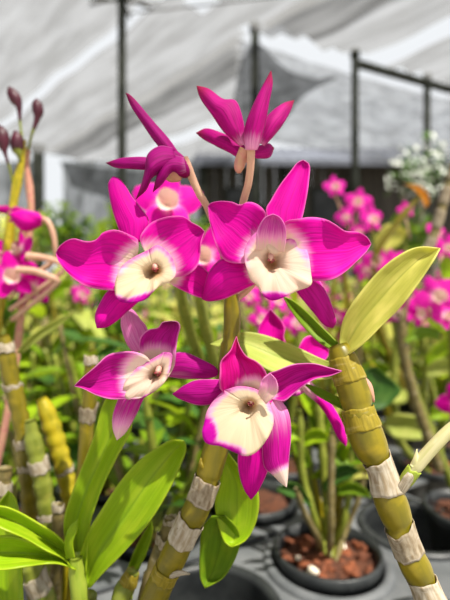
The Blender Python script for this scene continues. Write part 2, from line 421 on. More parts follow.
# beam and wires
mb = MB(); mb.tube([(1.08, rowY(1.08)-.05, 1.98+ZC), (1.9, rowY(1.9)-.02, 1.99+ZC), (3.2, rowY(3.2), 1.99+ZC)], [.035]*3, 10)
tag(mb.build('support_beam', POLEM), 'dark horizontal beam joining the poles in front of the shed', 'beam')
A0 = Vector((-.69, 2.9, RZ-.03))
for tgt, lb in (((2.6, 1.4, RZ-.02), 'thin wire running from the pole top towards the round bright hole'), ((1.9, 2.3, RZ-.16), 'lower of the thin wires fanning out from the pole top'),
                ((-4.6, 1.2, RZ-.04), 'thin wire running from the pole top over the maroon buds')):
    mb = MB(); S0 = A0+Vector((.04, 0, -.10 if 'lower' in lb else 0)); mb.tube([S0.lerp(Vector(tgt), i/10)-Vector((0, 0, .04*math.sin(PI*i/10))) for i in range(11)], [.006]*11, 6)
    tag(mb.build('support_wire', WIREM), lb, 'wire', 'wires under the shade net')
mb = MB()
for k in range(5):
    a = k*1.25
    mb.tube([A0+Vector((-.22*math.cos(a), -.2*math.sin(a), .01)), A0+Vector((0, 0, -.02+.01*k)), A0+Vector((.25*math.cos(a+.3), .22*math.sin(a+.3), .015))], [.012]*3, 6)
tag(mb.build('rope_lashing', WIREM), 'dark rope lashing tying the net to the pole top', 'rope')
# black drape hanging from the second pole
def drape():
    T = spline([P(240, 62, 3.25), P(256, 42, 3.24), P(285, 68, 3.26), P(312, 78, 3.3), P(336, 76, 3.34)], 25)
    Bm = spline([P(226, 138, 3.22), P(262, 140, 3.24), P(284, 122, 3.28), P(304, 96, 3.32), P(336, 79, 3.34)], 25)
    mb = MB(); rows = []
    for i in range(15):
        row = []
        for j in range(25):
            p = T[j].lerp(Bm[j], i/14); p.y += .025*math.sin(j*1.4+i*.3)*math.sin(PI*i/14+.2); row.append(p)
        rows.append(row)
    mb.grid(rows); return mb.build('shade_drape', NETD)
tag(drape(), 'black shade cloth draped in a triangle between two poles', 'shade cloth')
o = net_panel('shade_drape', [(-2.38, 6.22, 2.0+ZC), (-1.2, 6.22, 1.98+ZC), (.0, 6.2, 2.0+ZC)], [(-2.2, 6.2, 1.62+ZC), (-1.1, 6.18, 1.30+ZC), (.0, 6.2, 1.35+ZC)], NETD, 40, 12, .05, .12)
tag(o, 'black shade cloth hung along the top of the far net wall', 'shade cloth')
# shed
sh = empty('shed', (1.4, 6.3, 0))
SO = sh.location
mb = MB(); x0, x1, ye = -.42, 3.4, 5.5; rows = []
for i in range(9):
    t = i/8; row = []
    for j in range(121):
        x = x0+(x1-x0)*j/120; row.append((x, ye+t*1.3, ZC+1.76+t*.62+.012*math.sin(j*PI/2.5)))
    rows.append(row)
mb.grid(rows); mb.build('roof', ROOFM, sh, SO, .006)
mb = MB()
for k in range(22):
    xa = x0+.12+k*(x1-x0-.24)/22; mb.box((xa, ye+.3, 0), (xa+(x1-x0-.24)/22-.008, ye+.33, ZC+1.86))
mb.build('board_wall', WOODD, sh, SO, smoothed=False)
mb = MB(); mb.box((x0+.1, ye+2.3, 0), (x1-.1, ye+2.34, ZC+1.7)); mb.build('rear_wall', WOODD, sh, SO, smoothed=False)
for xx in (x0+.14, .75, 1.7, x1-.14):
    mb = MB(); mb.box((xx-.05, ye+.06, 0), (xx+.05, ye+.16, ZC+1.79)); mb.build('post', POLEM, sh, SO, smoothed=False)
for xx in (.0, 1.15):
    mb = MB(); mb.box((xx, ye+.27, ZC+.9), (xx+.5, ye+.30, ZC+1.5))
    fr = mb.build('window', POLEM, sh, SO, smoothed=False)
    mb = MB(); mb.box((xx+.04, ye+.262, ZC+.94), (xx+.46, ye+.269, ZC+1.46)); mb.build('pane', GLASSD, fr, SO, smoothed=False)
mb = MB(); mb.box((x0-.02, ye-.03, ZC+1.70), (x1+.02, ye+.0, ZC+1.775)); mb.build('fascia', ROOFM, sh, SO, smoothed=False)
tag(sh, 'dark open-fronted shed with a blue-grey sheet roof behind the poles', 'shed')

# ------------------------------------------------------------------ bench, trays
mb = MB(); mb.box((-1.3, -.35, BENCH-.05), (1.5, 1.75, BENCH)); 
bn = empty('plant_bench', (0, .7, 0))
for v in range(len(mb.v)): mb.v[v] = (mb.v[v][0], mb.v[v][1], mb.v[v][2]+ZC)
mb.build('bench_top', BENCHM, bn, bn.location, smoothed=False)
for x in (-1.2, 1.4):
    for y in (-.25, 1.65):
        mb = MB(); mb.box((x-.03, y-.03, 0), (x+.03, y+.03, BENCH-.05+ZC)); mb.build('leg', STEEL, bn, bn.location, smoothed=False)
tag(bn, 'pale concrete-topped plant bench under the pot trays', 'bench')
mb = MB(); mb.box((-2.6, 2.10, BENCH-.05+ZC), (2.6, 2.82, BENCH+ZC)); bn2 = empty('plant_bench', (0, 2.46, 0))
mb.build('bench_top', BENCHM, bn2, bn2.location, smoothed=False)
for x in (-2.5, 2.5):
    for y in (2.16, 2.76):
        mb = MB(); mb.box((x-.03, y-.03, 0), (x+.03, y+.03, BENCH-.05+ZC)); mb.build('leg', STEEL, bn2, bn2.location, smoothed=False)
tag(bn2, 'second plant bench across the aisle, nearer the shed', 'bench')

UX = Vector((.1126, .065)); VX = Vector((-.065, .1126)); G0 = Vector((.099, .419))
def cell(i, j): p = G0+UX*i+VX*j; return p
pots_in = ((0, 0),)
def tray(cells, label, dz=0.):
    e = empty('pot_tray', (cell(*cells[0]).x, cell(*cells[0]).y, BENCH+ZC))
    zt = RIM-.012+ZC
    mb = MB(); seen = {}
    def vv(x, y):
        k_ = (round(x, 4), round(y, 4))
        if k_ not in seen: seen[k_] = mb.vert((x, y, zt-.004))
        return seen[k_]
    K = 48
    for (i, j) in cells:
        c = cell(i, j); inner, outer = [], []
        for k in range(K):
            q = k/K*4; sd_, t = int(q), q-int(q)
            u_, v_ = ((.5, t-.5), (.5-t, .5), (-.5, .5-t), (t-.5, -.5))[sd_]
            o_ = c+UX*u_+VX*v_; d_ = (o_-c).normalized()
            outer.append(vv(o_.x, o_.y)); inner.append(vv(c.x+d_.x*.0575, c.y+d_.y*.0575))
        for k in range(K): mb.face((inner[k], outer[k], outer[(k+1) % K], inner[(k+1) % K]))
    mb.build('tray_deck', TRAYM, e, e.location - Vector((0, 0, -dz)), .003, smoothed=False)
    for (i, j) in cells:
        c = cell(i, j); mb = MB()
        prof = [(.0555+.0045*math.cos(a), .0045*math.sin(a)) for a in [PI*k/6 for k in range(0, 7)]]
        prof = [(.0620, BENCH-RIM+.012+.001), (.0615, -.012), (.0625, -.006)] + [(.0570+.0055*math.cos(a), -.003+.0055*math.sin(a)) for a in [PI*k/8 for k in range(0, 9)]] + [(.0520, -.02), (.0440, BENCH-RIM+.012+.006), (.001, BENCH-RIM+.012+.004)]
        mb.lathe(prof, 36, (c.x, c.y, zt)); mb.build('pot_ring', POTM if (i, j) not in pots_in else TRAYM, e, e.location)  # darker plastic on the other rings paints in the shade of empty holes
    tag(e, label, 'tray', 'grey pot trays on the bench')
tray([(i, j) for i in (-3, -2, -1, 0, 1) for j in (-2, -1, 0)], 'grey pot tray with empty rings around the pot of red bark')
tray([(i, j) for i in (-4, -3, -2, -1, 0, 1, 2) for j in (1, 2, 3)], 'grey pot tray in the row just behind the pot of red bark', -.005)

# ------------------------------------------------------------------ potted plants: shared pieces
def pot_parts(parent, loc, org, soilbits=0, h=.085, r=.050):
    """pot and potting mix in world coordinates (rim at RIM)"""
    c = (loc[0], loc[1], RIM+ZC); mb = MB()
    mb.lathe([(.001, -h+.003), (r*.74, -h), (r*.76, -h+.004), (r*.95, -.012), (r*1.02, -.011), (r*1.03, 0), (r*.97, .001), (r*.94, -.010), (r*.72, -h+.006), (.001, -h+.007)], 36, c)
    mb.build('pot', POTM, parent, org)
    mb = MB(); rows = []
    for i in range(10):
        q = i/9*r*.94+.0005
        rows.append([(c[0]+q*math.cos(2*PI*k/30), c[1]+q*math.sin(2*PI*k/30), c[2]-.013+.006*(1-(i/9)**2)+.0022*math.sin(k % 30*4.1+i*2.3)*(i > 0)) for k in range(31)])
    mb.grid(rows); mb.build('potting_mix', SOIL, parent, org)
    if soilbits:
        mb = MB()
        for k in range(soilbits):
            a = random.random()*6.28; q = math.sqrt(random.random())*r*.86
            mb.blob((c[0]+q*math.cos(a), c[1]+q*math.sin(a), c[2]-.008), random.uniform(.004, .0085), (1, .7, .5), .3)
        o = mb.build('bark_chips', BARK, parent, org); o['kind'] = 'stuff'
        return c
    return c

def cane_path(pts, n=70): return spline(pts, n)
def px_cane(parent, org, pts, nodes, mat, sheaths=(), n=80, name='cane', smat=None, label=None, k=16):
    """a jointed cane through (px, py, Y, r px); nodes: photo y of each joint; sheaths: (y top, y bottom, material, flare, ragged)"""
    q = spline(pts, n); rad = []
    for p in q:
        r = p[3]
        for y in nodes:
            d = abs(p[1]-y); r *= 1-.15*math.exp(-(d/2.6)**2); r *= 1+.07*math.exp(-((p[1]-y-5)/3.)**2)
        rad.append(r/F*p[2])
    W = [P(p[0], p[1], p[2]) for p in q]
    mb = MB(); mb.tube(W, rad, k, vscale=.6); ob = mb.build(name, mat, parent, org)
    if label: lab(ob, label)
    for (ya, yb, sm, fl, rag) in sheaths:
        slant = 0 if sm is FRINGE else .0018*math.sin(ya*1.7)
        ii = [i for i, p in enumerate(q) if ya <= p[1] <= yb]
        if len(ii) < 2: continue
        sub = q[ii[0]:ii[-1]+1]
        sub = spline([tuple(p) for p in sub], 12)
        mb = MB(); pts_ = [P(p[0], p[1], p[2]) for p in sub]; kk = 24; rows, uvs = [], []
        t0 = (pts_[1]-pts_[0]).normalized(); a = t0.cross(Vector((0, 1, 0))).normalized()
        for i in range(12):
            t = (pts_[min(i+1, 11)]-pts_[max(i-1, 0)]).normalized(); a = (a-t*a.dot(t)).normalized(); b = t.cross(a)
            rr = sub[i][3]/F*sub[i][2]*((1.035 if sm is not FRINGE else 1.012)+fl*(1-i/11)); row = []
            for j in range(kk+1):
                jj = j % kk
                off = rag*math.sin(jj*2.7+ya)*math.sin(jj*4.3+1)*.0007*((1-i/11)+(.7*i/11))
                wr = 1+.025*math.sin(jj*3.1+i*.5); off += slant*math.cos(2*PI*jj/kk+.6)*(1-i/11)
                row.append(pts_[i]+t*off+(a*math.cos(2*PI*jj/kk)+b*math.sin(2*PI*jj/kk))*rr*wr)
            rows.append(row); uvs.append([(j/kk, i/11) for j in range(kk+1)])
        mb.grid(rows, uvs); mb.build('sheath', sm, ob, org, .0003)
    return ob
def pedicel(name, parent, org, pts, mat, label=None):
    mb = MB(); pxtube(mb, pts, 12, n=24, vs=.5)
    o = mb.build(name, mat, parent, org)
    if label: lab(o, label)
    return o
def column(parent, org, px, py, Y, r=3.0, ln=9, dx=0, mat=None):
    mb = MB()
    pxtube(mb, [(px+dx, py-ln, Y+.004, r*.7), (px+dx*.5, py-ln*.5, Y+.0015, r), (px, py, Y-.001, r*1.05), (px, py+1.4, Y-.002, r*.5)], 12, n=14)
    c = mb.build('column', COLUMN, parent, org)
    mb = MB()
    for sx in (-.8, .8): mb.blob(P(px+sx*r, py+2.0, Y-.0018), r/F*Y*.55, (1, .7, 1.2), .1)
    mb.blob(P(px+.2*r, py+4.0, Y+.001), r/F*Y*.75, (1.2, .6, .8), .15)
    mb.build('anther', ANTHER, parent, org)

# ------------------------------------------------------------------ A: the tall cane with the open flowers
A = empty('dendrobium_orchid', (-.061, .176, BENCH+.0102+ZC)); AO = A.location.copy()
tag(A, 'orchid on the slanting olive cane bearing all six sharp magenta flowers', 'orchid')
pot_parts(A, (-.061, .176), AO, 20)
px_cane(A, AO, [(231, 292, .189, 6), (232, 312, .189, 8.5), (232, 330, .19, 8.5), (229, 352, .19, 9), (224, 400, .190, 11), (218, 440, .190, 12.5), (211, 466, .190, 13), (204, 490, .190, 12.5),
                (195, 512, .190, 13.5), (184, 534, .190, 13), (174, 556, .190, 13.5), (165, 574, .190, 12.5), (157, 592, .190, 13.5), (148, 614, .190, 13), (136, 650, .189, 12), (110, 740, .185, 11), (80, 880, .178, 10)],
        [340, 420, 478, 522, 574, 640, 710, 790], CANE,
        [(477, 503, PAPERD, .02, 1.), (519, 543, PAPER, .03, 1.4), (568, 582, FRINGE, .05, .5)], 150)
mb = MB(); pxtube(mb, [(170, 576, .186, 3), (180, 573, .183, 2.6), (190, 574, .182, .8)], 8, n=10); lab(mb.build('bract', PAPER, A, AO), 'small pale bract at the cane joint')
mb = MB(); pxtube(mb, [(205, 470, .187, 3), (201, 464, .186, 2.4), (201, 458, .186, .8)], 8, n=10); mb.build('bract', FRINGE, A, AO)

def flower(path, mat, label): return pedicel('flower', A, AO, path, mat, label)
# F1, centre right
f = flower([(262, 262, .176, 3.2), (252, 285, .188, 3.2), (236, 300, .190, 3)], PEDI, 'wide magenta flower facing out at the top, cream lip')
Y = .170; pl = spot(270, 258, 12, 40)
blade('sepal', f, AO, MAG, [(275,238),(266,212),(271,200),(280,185),(290,172),(297,163),(303,160)], [(296,238),(303,215),(307,195),(309,180),(309.5,165),(303,160)], Y+.004, (0, 2, 6), 1.6, .3)
blade('sepal', f, AO, MAG, [(256,262),(243,262),(230,260),(221,259),(210,270),(206,280),(203,292),(202,299)], [(257,283),(245,289),(235,294),(224,299),(212,301),(207,301),(202,299)], Y+.003, (2, 1, 5), -1.2, .8, spot(262, 268, 8, 22))
blade('sepal', f, AO, MAGV, [(292,285),(298,294),(313,312),(324,325),(333,328)], [(314,272),(322,285),(329,298),(335,315),(336,323),(333,328)], Y+.005, (0, 2, 6), -1.2, .3)
blade('petal', f, AO, MAG, [(264,238),(266,216),(262,208),(255,203),(247,202),(240,205),(232,202),(220,201),(211,203),(208,206)], [(258,262),(245,263),(233,263),(223,259),(216,245),(212,232),(209,217),(208,206)], Y, (0, 0, 5), 1.5, 1.3, pl)
blade('petal', f, AO, MAG, [(276,238),(285,222),(298,219),(311,217),(325,219),(336,225),(345,231),(358,232),(367,237),(371,244)], [(280,272),(295,278),(308,280),(320,281),(333,279),(345,272),(355,263),(366,252),(371,244)], Y, (-1, -4, 4), 2., 1.2, spot(274, 258, 18, 46), phase=1)
mpale = lambda x, y: 1-.98*(1-sstep(math.hypot((x-272)/2.5, (y-301)/1.), 6, 13))
cup('lip', f, AO, LIPM, (271, 262), [(262,228),(252,236),(245,248),(244,258),(247,270),(251,280),(258,286),(262,294),(268,299),(275,300.5),(287,296),(297,291),(308,287),(312,283),(311,275),(310,265),(308,253),(302,243),(294,238),(284,240),(272,238)],
    Y-.0035, 9, -6, 1.5, .26, .8, mpale, spot(271, 265, 2, 11, .95), label='cream lip with a magenta tip')
blade('side_lobe', f, AO, LIPM, [(256,250),(257,232),(264,218.5),(273,214)], [(284,252),(286,238),(285,226),(280,217.5),(273,214)], Y-.003, (-2, -5, -6), 3.5, .3, lambda x, y: .20+.5*sstep(y, 226, 248))
column(f, AO, 271, 258, Y-.001, 2.8, 12)
# F2, the flower beside it
f = flower([(158, 268, .180, 3.2), (185, 277, .187, 3.), (215, 285, .190, 3), (231, 304, .189, 3)], PEDI, 'magenta flower with a pale yellow lip and a broad wing-like petal')
Y = .172; pl = spot(150, 270, 12, 38)
blade('sepal', f, AO, MAG, [(124,242),(118,227),(112.5,210),(109,193),(108.5,183),(113,176.5)], [(142,242),(149,222),(140,207),(132,197),(126,187),(120,179),(113,176.5)], Y+.004, (0, 2, 5), -1.4, .3)
blade('sepal', f, AO, MAG, [(124,283),(108,291),(99,305),(95,317),(97,328)], [(144,296),(136,304),(128,311),(118,320),(107,327),(97,328)], Y+.003, (0, 0, -2), -2., .4, spot(140, 285, 5, 18))
blade('sepal', f, AO, MAG, [(165,270),(180,270),(197,265),(207,271),(214,282),(212,292)], [(165,280),(176,287),(190,294),(203,298),(212,292)], Y+.006, (0, 1, 4), 1., .5, spot(165, 272, 8, 26))
blade('petal', f, AO, MAG, [(138,252),(138,240),(130,235),(119,230.5),(110,230),(102,233),(97,239),(90,241.5),(83,241),(74,238.5),(66,241),(59,247),(56,253)], [(132,284),(118,290),(106,290),(92,288),(82,284),(72,277),(64,269),(58,260),(56,253)], Y, (0, -3, 2), 2., 1.1, spot(146, 272, 16, 42))
blade('petal', f, AO, MAG, [(146,254),(140,239),(144,230),(152,222),(166,217),(182,216),(191,222),(200,227),(204.5,231.5)], [(160,274),(170,277),(178,277),(187,275),(196,268),(200,257),(201,243),(204.5,231.5)], Y, (0, 0, 3), 1.8, 1.1, spot(152, 268, 12, 38), phase=2)
cup('lip', f, AO, LIPY, (154, 272), [(148.5,250),(136,256),(124,264),(118,273),(115,286),(117,299),(127,303),(140,301.5),(147,298),(156,289),(161,285),(171,281),(176,273),(173,259),(166,250),(157,245)],
    Y-.0035, 9, -6, 1.5, .26, .8, lambda x, y: 1-.95*sstep(y-(302-.30*abs(x-128)), -8, 0)*(1-sstep(x, 158, 166)), spot(156, 272, 2, 12, .95), label='pale yellow lip with a purple hem')
column(f, AO, 155, 267, Y-.001, 2.6, 11, -3)
# F3, lower, facing sideways
f = flower([(160, 374, .184, 3), (195, 369, .191, 2.8), (224, 378, .191, 2.8)], PEDI, 'tilted flower with a curled brown-edged petal, lowest on its side')
Y = .180
blade('sepal', f, AO, MAGV, [(134,354),(126,342),(121,325),(123,312),(128,307)], [(150,345),(147,328),(140,319),(134,311),(128,307)], Y+.005, (0, 1, 3), -1.5, .2, lambda x, y: .32)
blade('sepal', f, AO, MAGV, [(166,362),(176,353),(187,353),(203,360),(214,366),(220,373)], [(166,376),(178,378),(191,379),(205,378.5),(214,377),(220,373)], Y+.006, (0, 0, 2), -1.4, .4, lambda x, y: .22*sstep(y, 362, 376)*sstep(x, 205, 180), phase=1)
blade('sepal', f, AO, MAGV, [(122,394),(118,400),(113,415),(113,429),(117,440)], [(148,390),(142,402),(136,415),(126,432),(117,440)], Y+.004, (0, 0, -1), -1.6, .2, lambda x, y: .15+.5*sstep(y, 408, 436))
blade('petal', f, AO, MAGV, [(153,368),(147,357),(135,352),(119,352),(107,355.5),(96,366),(82,378),(74,386)], [(151,390),(140,398),(124,399),(110,399),(96,395),(84,389),(74,386)], Y-.003, (0, -4, -2), 2., .6, spot(150, 378, 15, 40))
blade('petal', f, AO, MAGC, [(149,374),(140,352),(140,338),(148,330),(158,328),(162,322.5),(171,321)], [(166,380),(174,366),(176,350),(178,336),(180,328),(178,322),(171,321)], Y-.001, (0, -1, -5), 3., .8, spot(156, 370, 12, 34), phase=3)
cup('lip', f, AO, LIPM, (158, 374), [(164,352),(150,360),(137,368),(128,378),(123,389),(127,399),(136,398),(141,399),(150,394),(161,386),(167,378),(171,366),(172,354)],
    Y-.0045, 8, -4, 1.0, .28, .7, lambda x, y: 1-.95*sstep((x-126)*.42+(y-399)*1.0, 1.5, 6.5)*sstep(x, 132, 142), spot(158, 373, 2, 10, .95), label='cream lip with a ragged magenta edge')
column(f, AO, 158, 371, Y-.004, 2.8, 8, 3)
# F4, the lowest flower, big cream cup
f = flower([(250, 405, .174, 3), (240, 420, .186, 3), (224, 432, .192, 3)], PEDI, 'lowest flower with the big round cream cup')
Y = .166
blade('petal', f, AO, MAGR, [(230,398),(220,388),(220,372),(221,361),(230,351),(234,342),(236.5,336)], [(256,398),(268,384),(265,371),(257,362),(247,357),(241,349),(238,342),(236.5,336)], Y-.002, (0, -3, 3), 3., .5, lambda x, y: .9*(1-sstep(math.hypot(x-252, y-394), 8, 25)))
blade('sepal', f, AO, MAGV, [(227,382),(217,379.5),(197,380),(185,385),(178,390),(172.5,394)], [(227,396),(221,398),(212,404),(198,405),(185,401),(177,397.5),(172.5,394)], Y+.004, (0, 0, 3), -1.2, .4)
blade('petal', f, AO, MAGV, [(262,384),(268,374),(276,371),(291,365),(303,363.5),(316,364),(330,368),(342,371)], [(268,398),(283,401),(291,396),(302,387),(315,379),(330,376),(342,371)], Y+.001, (0, -2, -3), 2., .5, spot(262, 392, 6, 20))
blade('sepal', f, AO, MAGV, [(262,418),(262,445),(264,466),(272,474),(280,482),(286.5,487)], [(276,395),(288,411),(291,433),(289,457),(288,475),(286.5,487)], Y+.003, (0, -1, -3), -1.6, .5, lambda x, y: max(.85*sstep(y+.5*(x-280), 462, 476), .42*(1-sstep(math.hypot(x-270, y-400), 8, 55))), label='magenta sepal with a bleached tip')
blade('sepal', f, AO, MAG, [(243,438),(238,455),(239,473),(244,489),(251,499.5)], [(272,438),(271,460),(266,475),(258,491),(251,499.5)], Y+.005, (0, 0, 3), -1.2, .3)
def p4(x, y):
    a = 1-sstep(math.hypot((x-205)/1.05, (y-436)/1.6), 8, 17)
    b = sstep((y-452)-.25*(x-240), -11, -1)*(1-sstep(x, 236, 254))
    return 1-.97*min(1, max(a, b))
cup('lip', f, AO, LIPY, (249, 405), [(224,390),(214,400),(207,411),(204,424),(202,433),(205,442),(212,445),(220,446),(234,452),(245,456),(256,452),(267,439),(273.5,423),(271,408),(266,396),(256,389),(240,386)],
    Y-.0045, 8, -8, 1.0, .22, .5, p4, spot(251, 404, 2, 12, .95), label='round cream lip with a magenta lobe')
blade('side_lobe', f, AO, LIPM, [(258,394),(262,380),(270,373)], [(266,404),(277,393),(276.5,381),(270,373)], Y-.006, (-2, -4, -3), 2.2, .3, lambda x, y: .32+.4*sstep(y, 378, 396))
column(f, AO, 251, 401, Y-.001, 2.7, 8)
# F5, topmost, turned away
f = flower([(251, 148, .176, 4.2), (250.5, 166, .178, 3.9), (248, 185, .181, 3.8), (243, 203, .184, 3.8), (236, 240, .189, 3.4), (232, 296, .190, 3.2)], PEDI, 'topmost flower turned away, seen from behind on its peach stalk')
Y = .176
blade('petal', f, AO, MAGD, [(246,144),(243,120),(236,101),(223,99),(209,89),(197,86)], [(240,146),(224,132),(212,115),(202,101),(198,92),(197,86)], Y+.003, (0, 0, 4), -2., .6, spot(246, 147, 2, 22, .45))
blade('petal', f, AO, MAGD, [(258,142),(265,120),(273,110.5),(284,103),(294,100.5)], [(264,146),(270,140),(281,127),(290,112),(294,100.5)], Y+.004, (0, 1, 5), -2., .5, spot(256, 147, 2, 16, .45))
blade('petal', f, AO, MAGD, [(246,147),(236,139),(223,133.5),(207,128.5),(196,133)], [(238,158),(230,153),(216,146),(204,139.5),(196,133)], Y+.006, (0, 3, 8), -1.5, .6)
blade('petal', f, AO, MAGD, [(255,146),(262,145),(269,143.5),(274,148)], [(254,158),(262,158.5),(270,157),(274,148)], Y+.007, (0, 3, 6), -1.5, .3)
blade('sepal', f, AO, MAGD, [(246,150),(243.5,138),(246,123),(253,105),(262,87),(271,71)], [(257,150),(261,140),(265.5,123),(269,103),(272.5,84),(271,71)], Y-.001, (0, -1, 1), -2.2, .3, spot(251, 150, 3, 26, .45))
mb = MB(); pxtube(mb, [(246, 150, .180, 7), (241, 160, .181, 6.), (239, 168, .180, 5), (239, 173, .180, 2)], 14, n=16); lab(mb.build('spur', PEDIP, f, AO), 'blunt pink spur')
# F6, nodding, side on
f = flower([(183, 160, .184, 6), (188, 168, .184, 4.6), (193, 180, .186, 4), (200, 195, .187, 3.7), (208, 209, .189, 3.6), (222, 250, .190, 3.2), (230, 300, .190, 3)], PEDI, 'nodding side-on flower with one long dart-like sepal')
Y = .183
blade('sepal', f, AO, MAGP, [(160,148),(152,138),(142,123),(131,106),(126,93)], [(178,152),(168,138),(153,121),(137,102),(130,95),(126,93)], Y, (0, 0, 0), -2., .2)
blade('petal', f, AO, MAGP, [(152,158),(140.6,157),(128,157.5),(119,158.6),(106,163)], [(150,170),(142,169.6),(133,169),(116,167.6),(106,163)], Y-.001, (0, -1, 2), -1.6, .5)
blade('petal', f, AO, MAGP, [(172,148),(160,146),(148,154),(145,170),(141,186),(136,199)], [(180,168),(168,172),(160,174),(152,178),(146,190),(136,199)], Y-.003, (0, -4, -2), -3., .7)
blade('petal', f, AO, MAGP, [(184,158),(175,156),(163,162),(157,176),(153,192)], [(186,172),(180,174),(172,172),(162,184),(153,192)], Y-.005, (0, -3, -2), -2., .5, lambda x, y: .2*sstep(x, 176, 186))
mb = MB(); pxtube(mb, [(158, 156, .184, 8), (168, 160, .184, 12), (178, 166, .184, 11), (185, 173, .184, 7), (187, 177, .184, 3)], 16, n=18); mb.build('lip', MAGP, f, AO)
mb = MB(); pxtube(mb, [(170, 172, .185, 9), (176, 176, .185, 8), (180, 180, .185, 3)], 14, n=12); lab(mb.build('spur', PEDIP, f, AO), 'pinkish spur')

# ------------------------------------------------------------------ B: the thick cane with papery joints
B = empty('dendrobium_orchid', (.116, .129, BENCH+.0102+ZC)); BO = B.location.copy()
tag(B, 'orchid on the thick olive cane with white papery bands and one broad leaf', 'orchid')
pot_parts(B, (.116, .129), BO, 20)
px_cane(B, BO, [(338, 345, .187, 9), (341, 354, .186, 12.5), (348, 374, .184, 15), (354, 392, .182, 16), (358, 409, .180, 15.5), (364, 430, .178, 17.5), (371, 448, .176, 17), (380, 466, .175, 13), (388, 494, .174, 15.5),
                (393, 508, .173, 16), (400, 528, .172, 14), (409, 553, .171, 14), (416, 568, .170, 15), (424, 584, .170, 13), (436, 614, .168, 15), (470, 690, .163, 14), (520, 800, .152, 12), (590, 960, .143, 11)],
        [366, 408, 461, 526, 582, 640, 700, 780], CANE,
        [(356, 384, FRINGE, .01, .6), (407, 430, FRINGE, .0, .6), (458, 494, PAPER, .02, .9), (524, 556, PAPERD, .02, 1.4), (578, 612, PAPER, .05, .8)], 150,
        k=20)
st = px_cane(B, BO, [(396, 492, .173, 4), (404, 484, .172, 5.5), (411, 474, .171, 6.4), (420, 462, .170, 6.4), (436, 444, .168, 6.2), (455, 426, .166, 6), (500, 392, .160, 5)], [470], STALK,
        [(468, 486, SHOOT, .03, 1.6)], 60, 'flower_stalk', label='pale cream flower stalk branching off the cane')
mb = MB(); pxtube(mb, [(413, 466, .170, 3.), (416, 459, .1695, 3.), (416.5, 452, .1695, 1.), (417, 449, .1695, .4)], 8, n=10); mb.build('bract', STALK, B, BO)
blade('bract', B, BO, PAPER, [(395,494),(401,480),(408,472)], [(402,497),(409,488),(418,475),(408,472)], .1705, (0, -1, -1), -1.5, .4)
blade('leaf', B, BO, LEAFY, [(341,352),(340,336),(345,316),(360,293),(380,270),(403,253),(420,247),(440,248.5)], [(346,356),(356,349),(367,340),(380,327),(400,307),(417,285),(433,261),(440,248.5)], .180, (3, -3, -6), 2., .7, n=40, m=15, th=.0006, fold=3.5, roll=4., label='broad yellow-green leaf')
blade('leaf', B, BO, LEAFP, [(336,362),(328,361),(318,357),(292,345),(265,335),(245,332),(228,336),(210,344)], [(338,376),(325,379),(300,379),(275,373),(255,362),(240,352),(225,349),(210,344)], .197, (-8, 3, 8), 2., .5, n=36, m=13, th=.0006, fold=2., roll=6., label='pale green leaf behind the lowest flower')
blade('leaf', B, BO, LEAFM, [(338,343),(325,330),(310,315),(295,302),(283,296)], [(333,351),(318,341),(303,326),(290,309),(283,296)], .192, (-4, 3, 6), 1.5, .3, th=.0006, fold=2.)
blade('leaf', B, BO, LEAFM, [(348,403),(330,393),(315,386.5),(303,383)], [(346,411),(328,402),(314,393),(303,383)], .192, (-8, 0, 4), 1.5, .3, th=.0006)
mb = MB(); pxtube(mb, [(361, 378, .182, 4), (367, 386, .181, 5), (371, 395, .1805, 3.4), (374, 402, .1805, 1)], 10, n=12); lab(mb.build('flower_bud', PEDIP, B, BO), 'withered pink bud')
f = pedicel('flower', B, BO, [(292, 366, .225, 4), (318, 372, .212, 3), (345, 380, .190, 3)], PEDI, 'soft magenta flower peeping out behind the pale leaf')
Y = .222
blade('petal', f, BO, MAG, [(276,362),(262,342),(258,330),(264,318),(270,309)], [(296,362),(290,350),(284,338),(285,327),(277,316),(270,309)], Y, (0, 2, 4), 2., .4)
blade('petal', f, BO, MAG, [(294,358),(302,341),(308,336),(318,337),(328,347)], [(304,374),(316,368),(325,360),(329,353),(328,347)], Y, (0, 2, 4), 1.5, .4)
blade('sepal', f, BO, MAG, [(290,376),(304,392),(318,404),(329,420),(338,438),(346,446)], [(302,372),(322,394),(334,408),(343,425),(347,440),(346,446)], Y-.005, (0, -3, -6), -2., .3, spot(298, 390, 12, 26, .6))
blade('petal', f, BO, MAG, [(280,372),(270,385),(266,400)], [(295,378),(290,396),(276,405),(266,400)], Y, (0, 2, 4), 1.5, .4)
cup('lip', f, BO, LIPM, (292, 372), [(284,362),(278,374),(284,390),(296,396),(308,388),(308,374),(300,364)], Y-.004, 8, -5, 1.0, .3, .5, lambda x, y: 1-.9*sstep(y, 386, 395))

# ------------------------------------------------------------------ C: yellow old canes and the fresh green shoots
C = empty('dendrobium_orchid', (-.126, .289, BENCH+.0102+ZC)); CO = C.location.copy()
tag(C, 'orchid clump with old yellow canes and fresh bright green leafy shoots', 'orchid')
pot_parts(C, (-.126, .289), CO, 20)
def cc(pts, nodes, mat, sh=(), label=None, n=70): return px_cane(C, CO, pts, nodes, mat, sh, n, label=label)
cc([(2, 335, .285, 6), (6, 350, .285, 8), (11, 380, .285, 8.5), (17, 402, .285, 8.5), (24, 440, .285, 8), (28, 490, .285, 7.5), (32, 560, .286, 7.5), (40, 650, .288, 7)], [352, 384, 410, 432, 452, 470, 488, 505, 550], CANE,
   [(340, 356, PAPER, .1, 2), (382, 393, PAPER, .12, 2), (436, 450, PAPER, .15, 2), (466, 474, PAPER, .05, 1.5)])
cc([(30, 420, .275, 5), (34, 444, .275, 8.5), (41, 475, .275, 9), (46, 505, .275, 8.5), (52, 560, .276, 9), (54, 650, .28, 7)], [432, 455, 478, 497, 515, 570], CANEG, [(458, 474, PAPER, .05, 2), (510, 520, PAPER, .05, 1.5)])
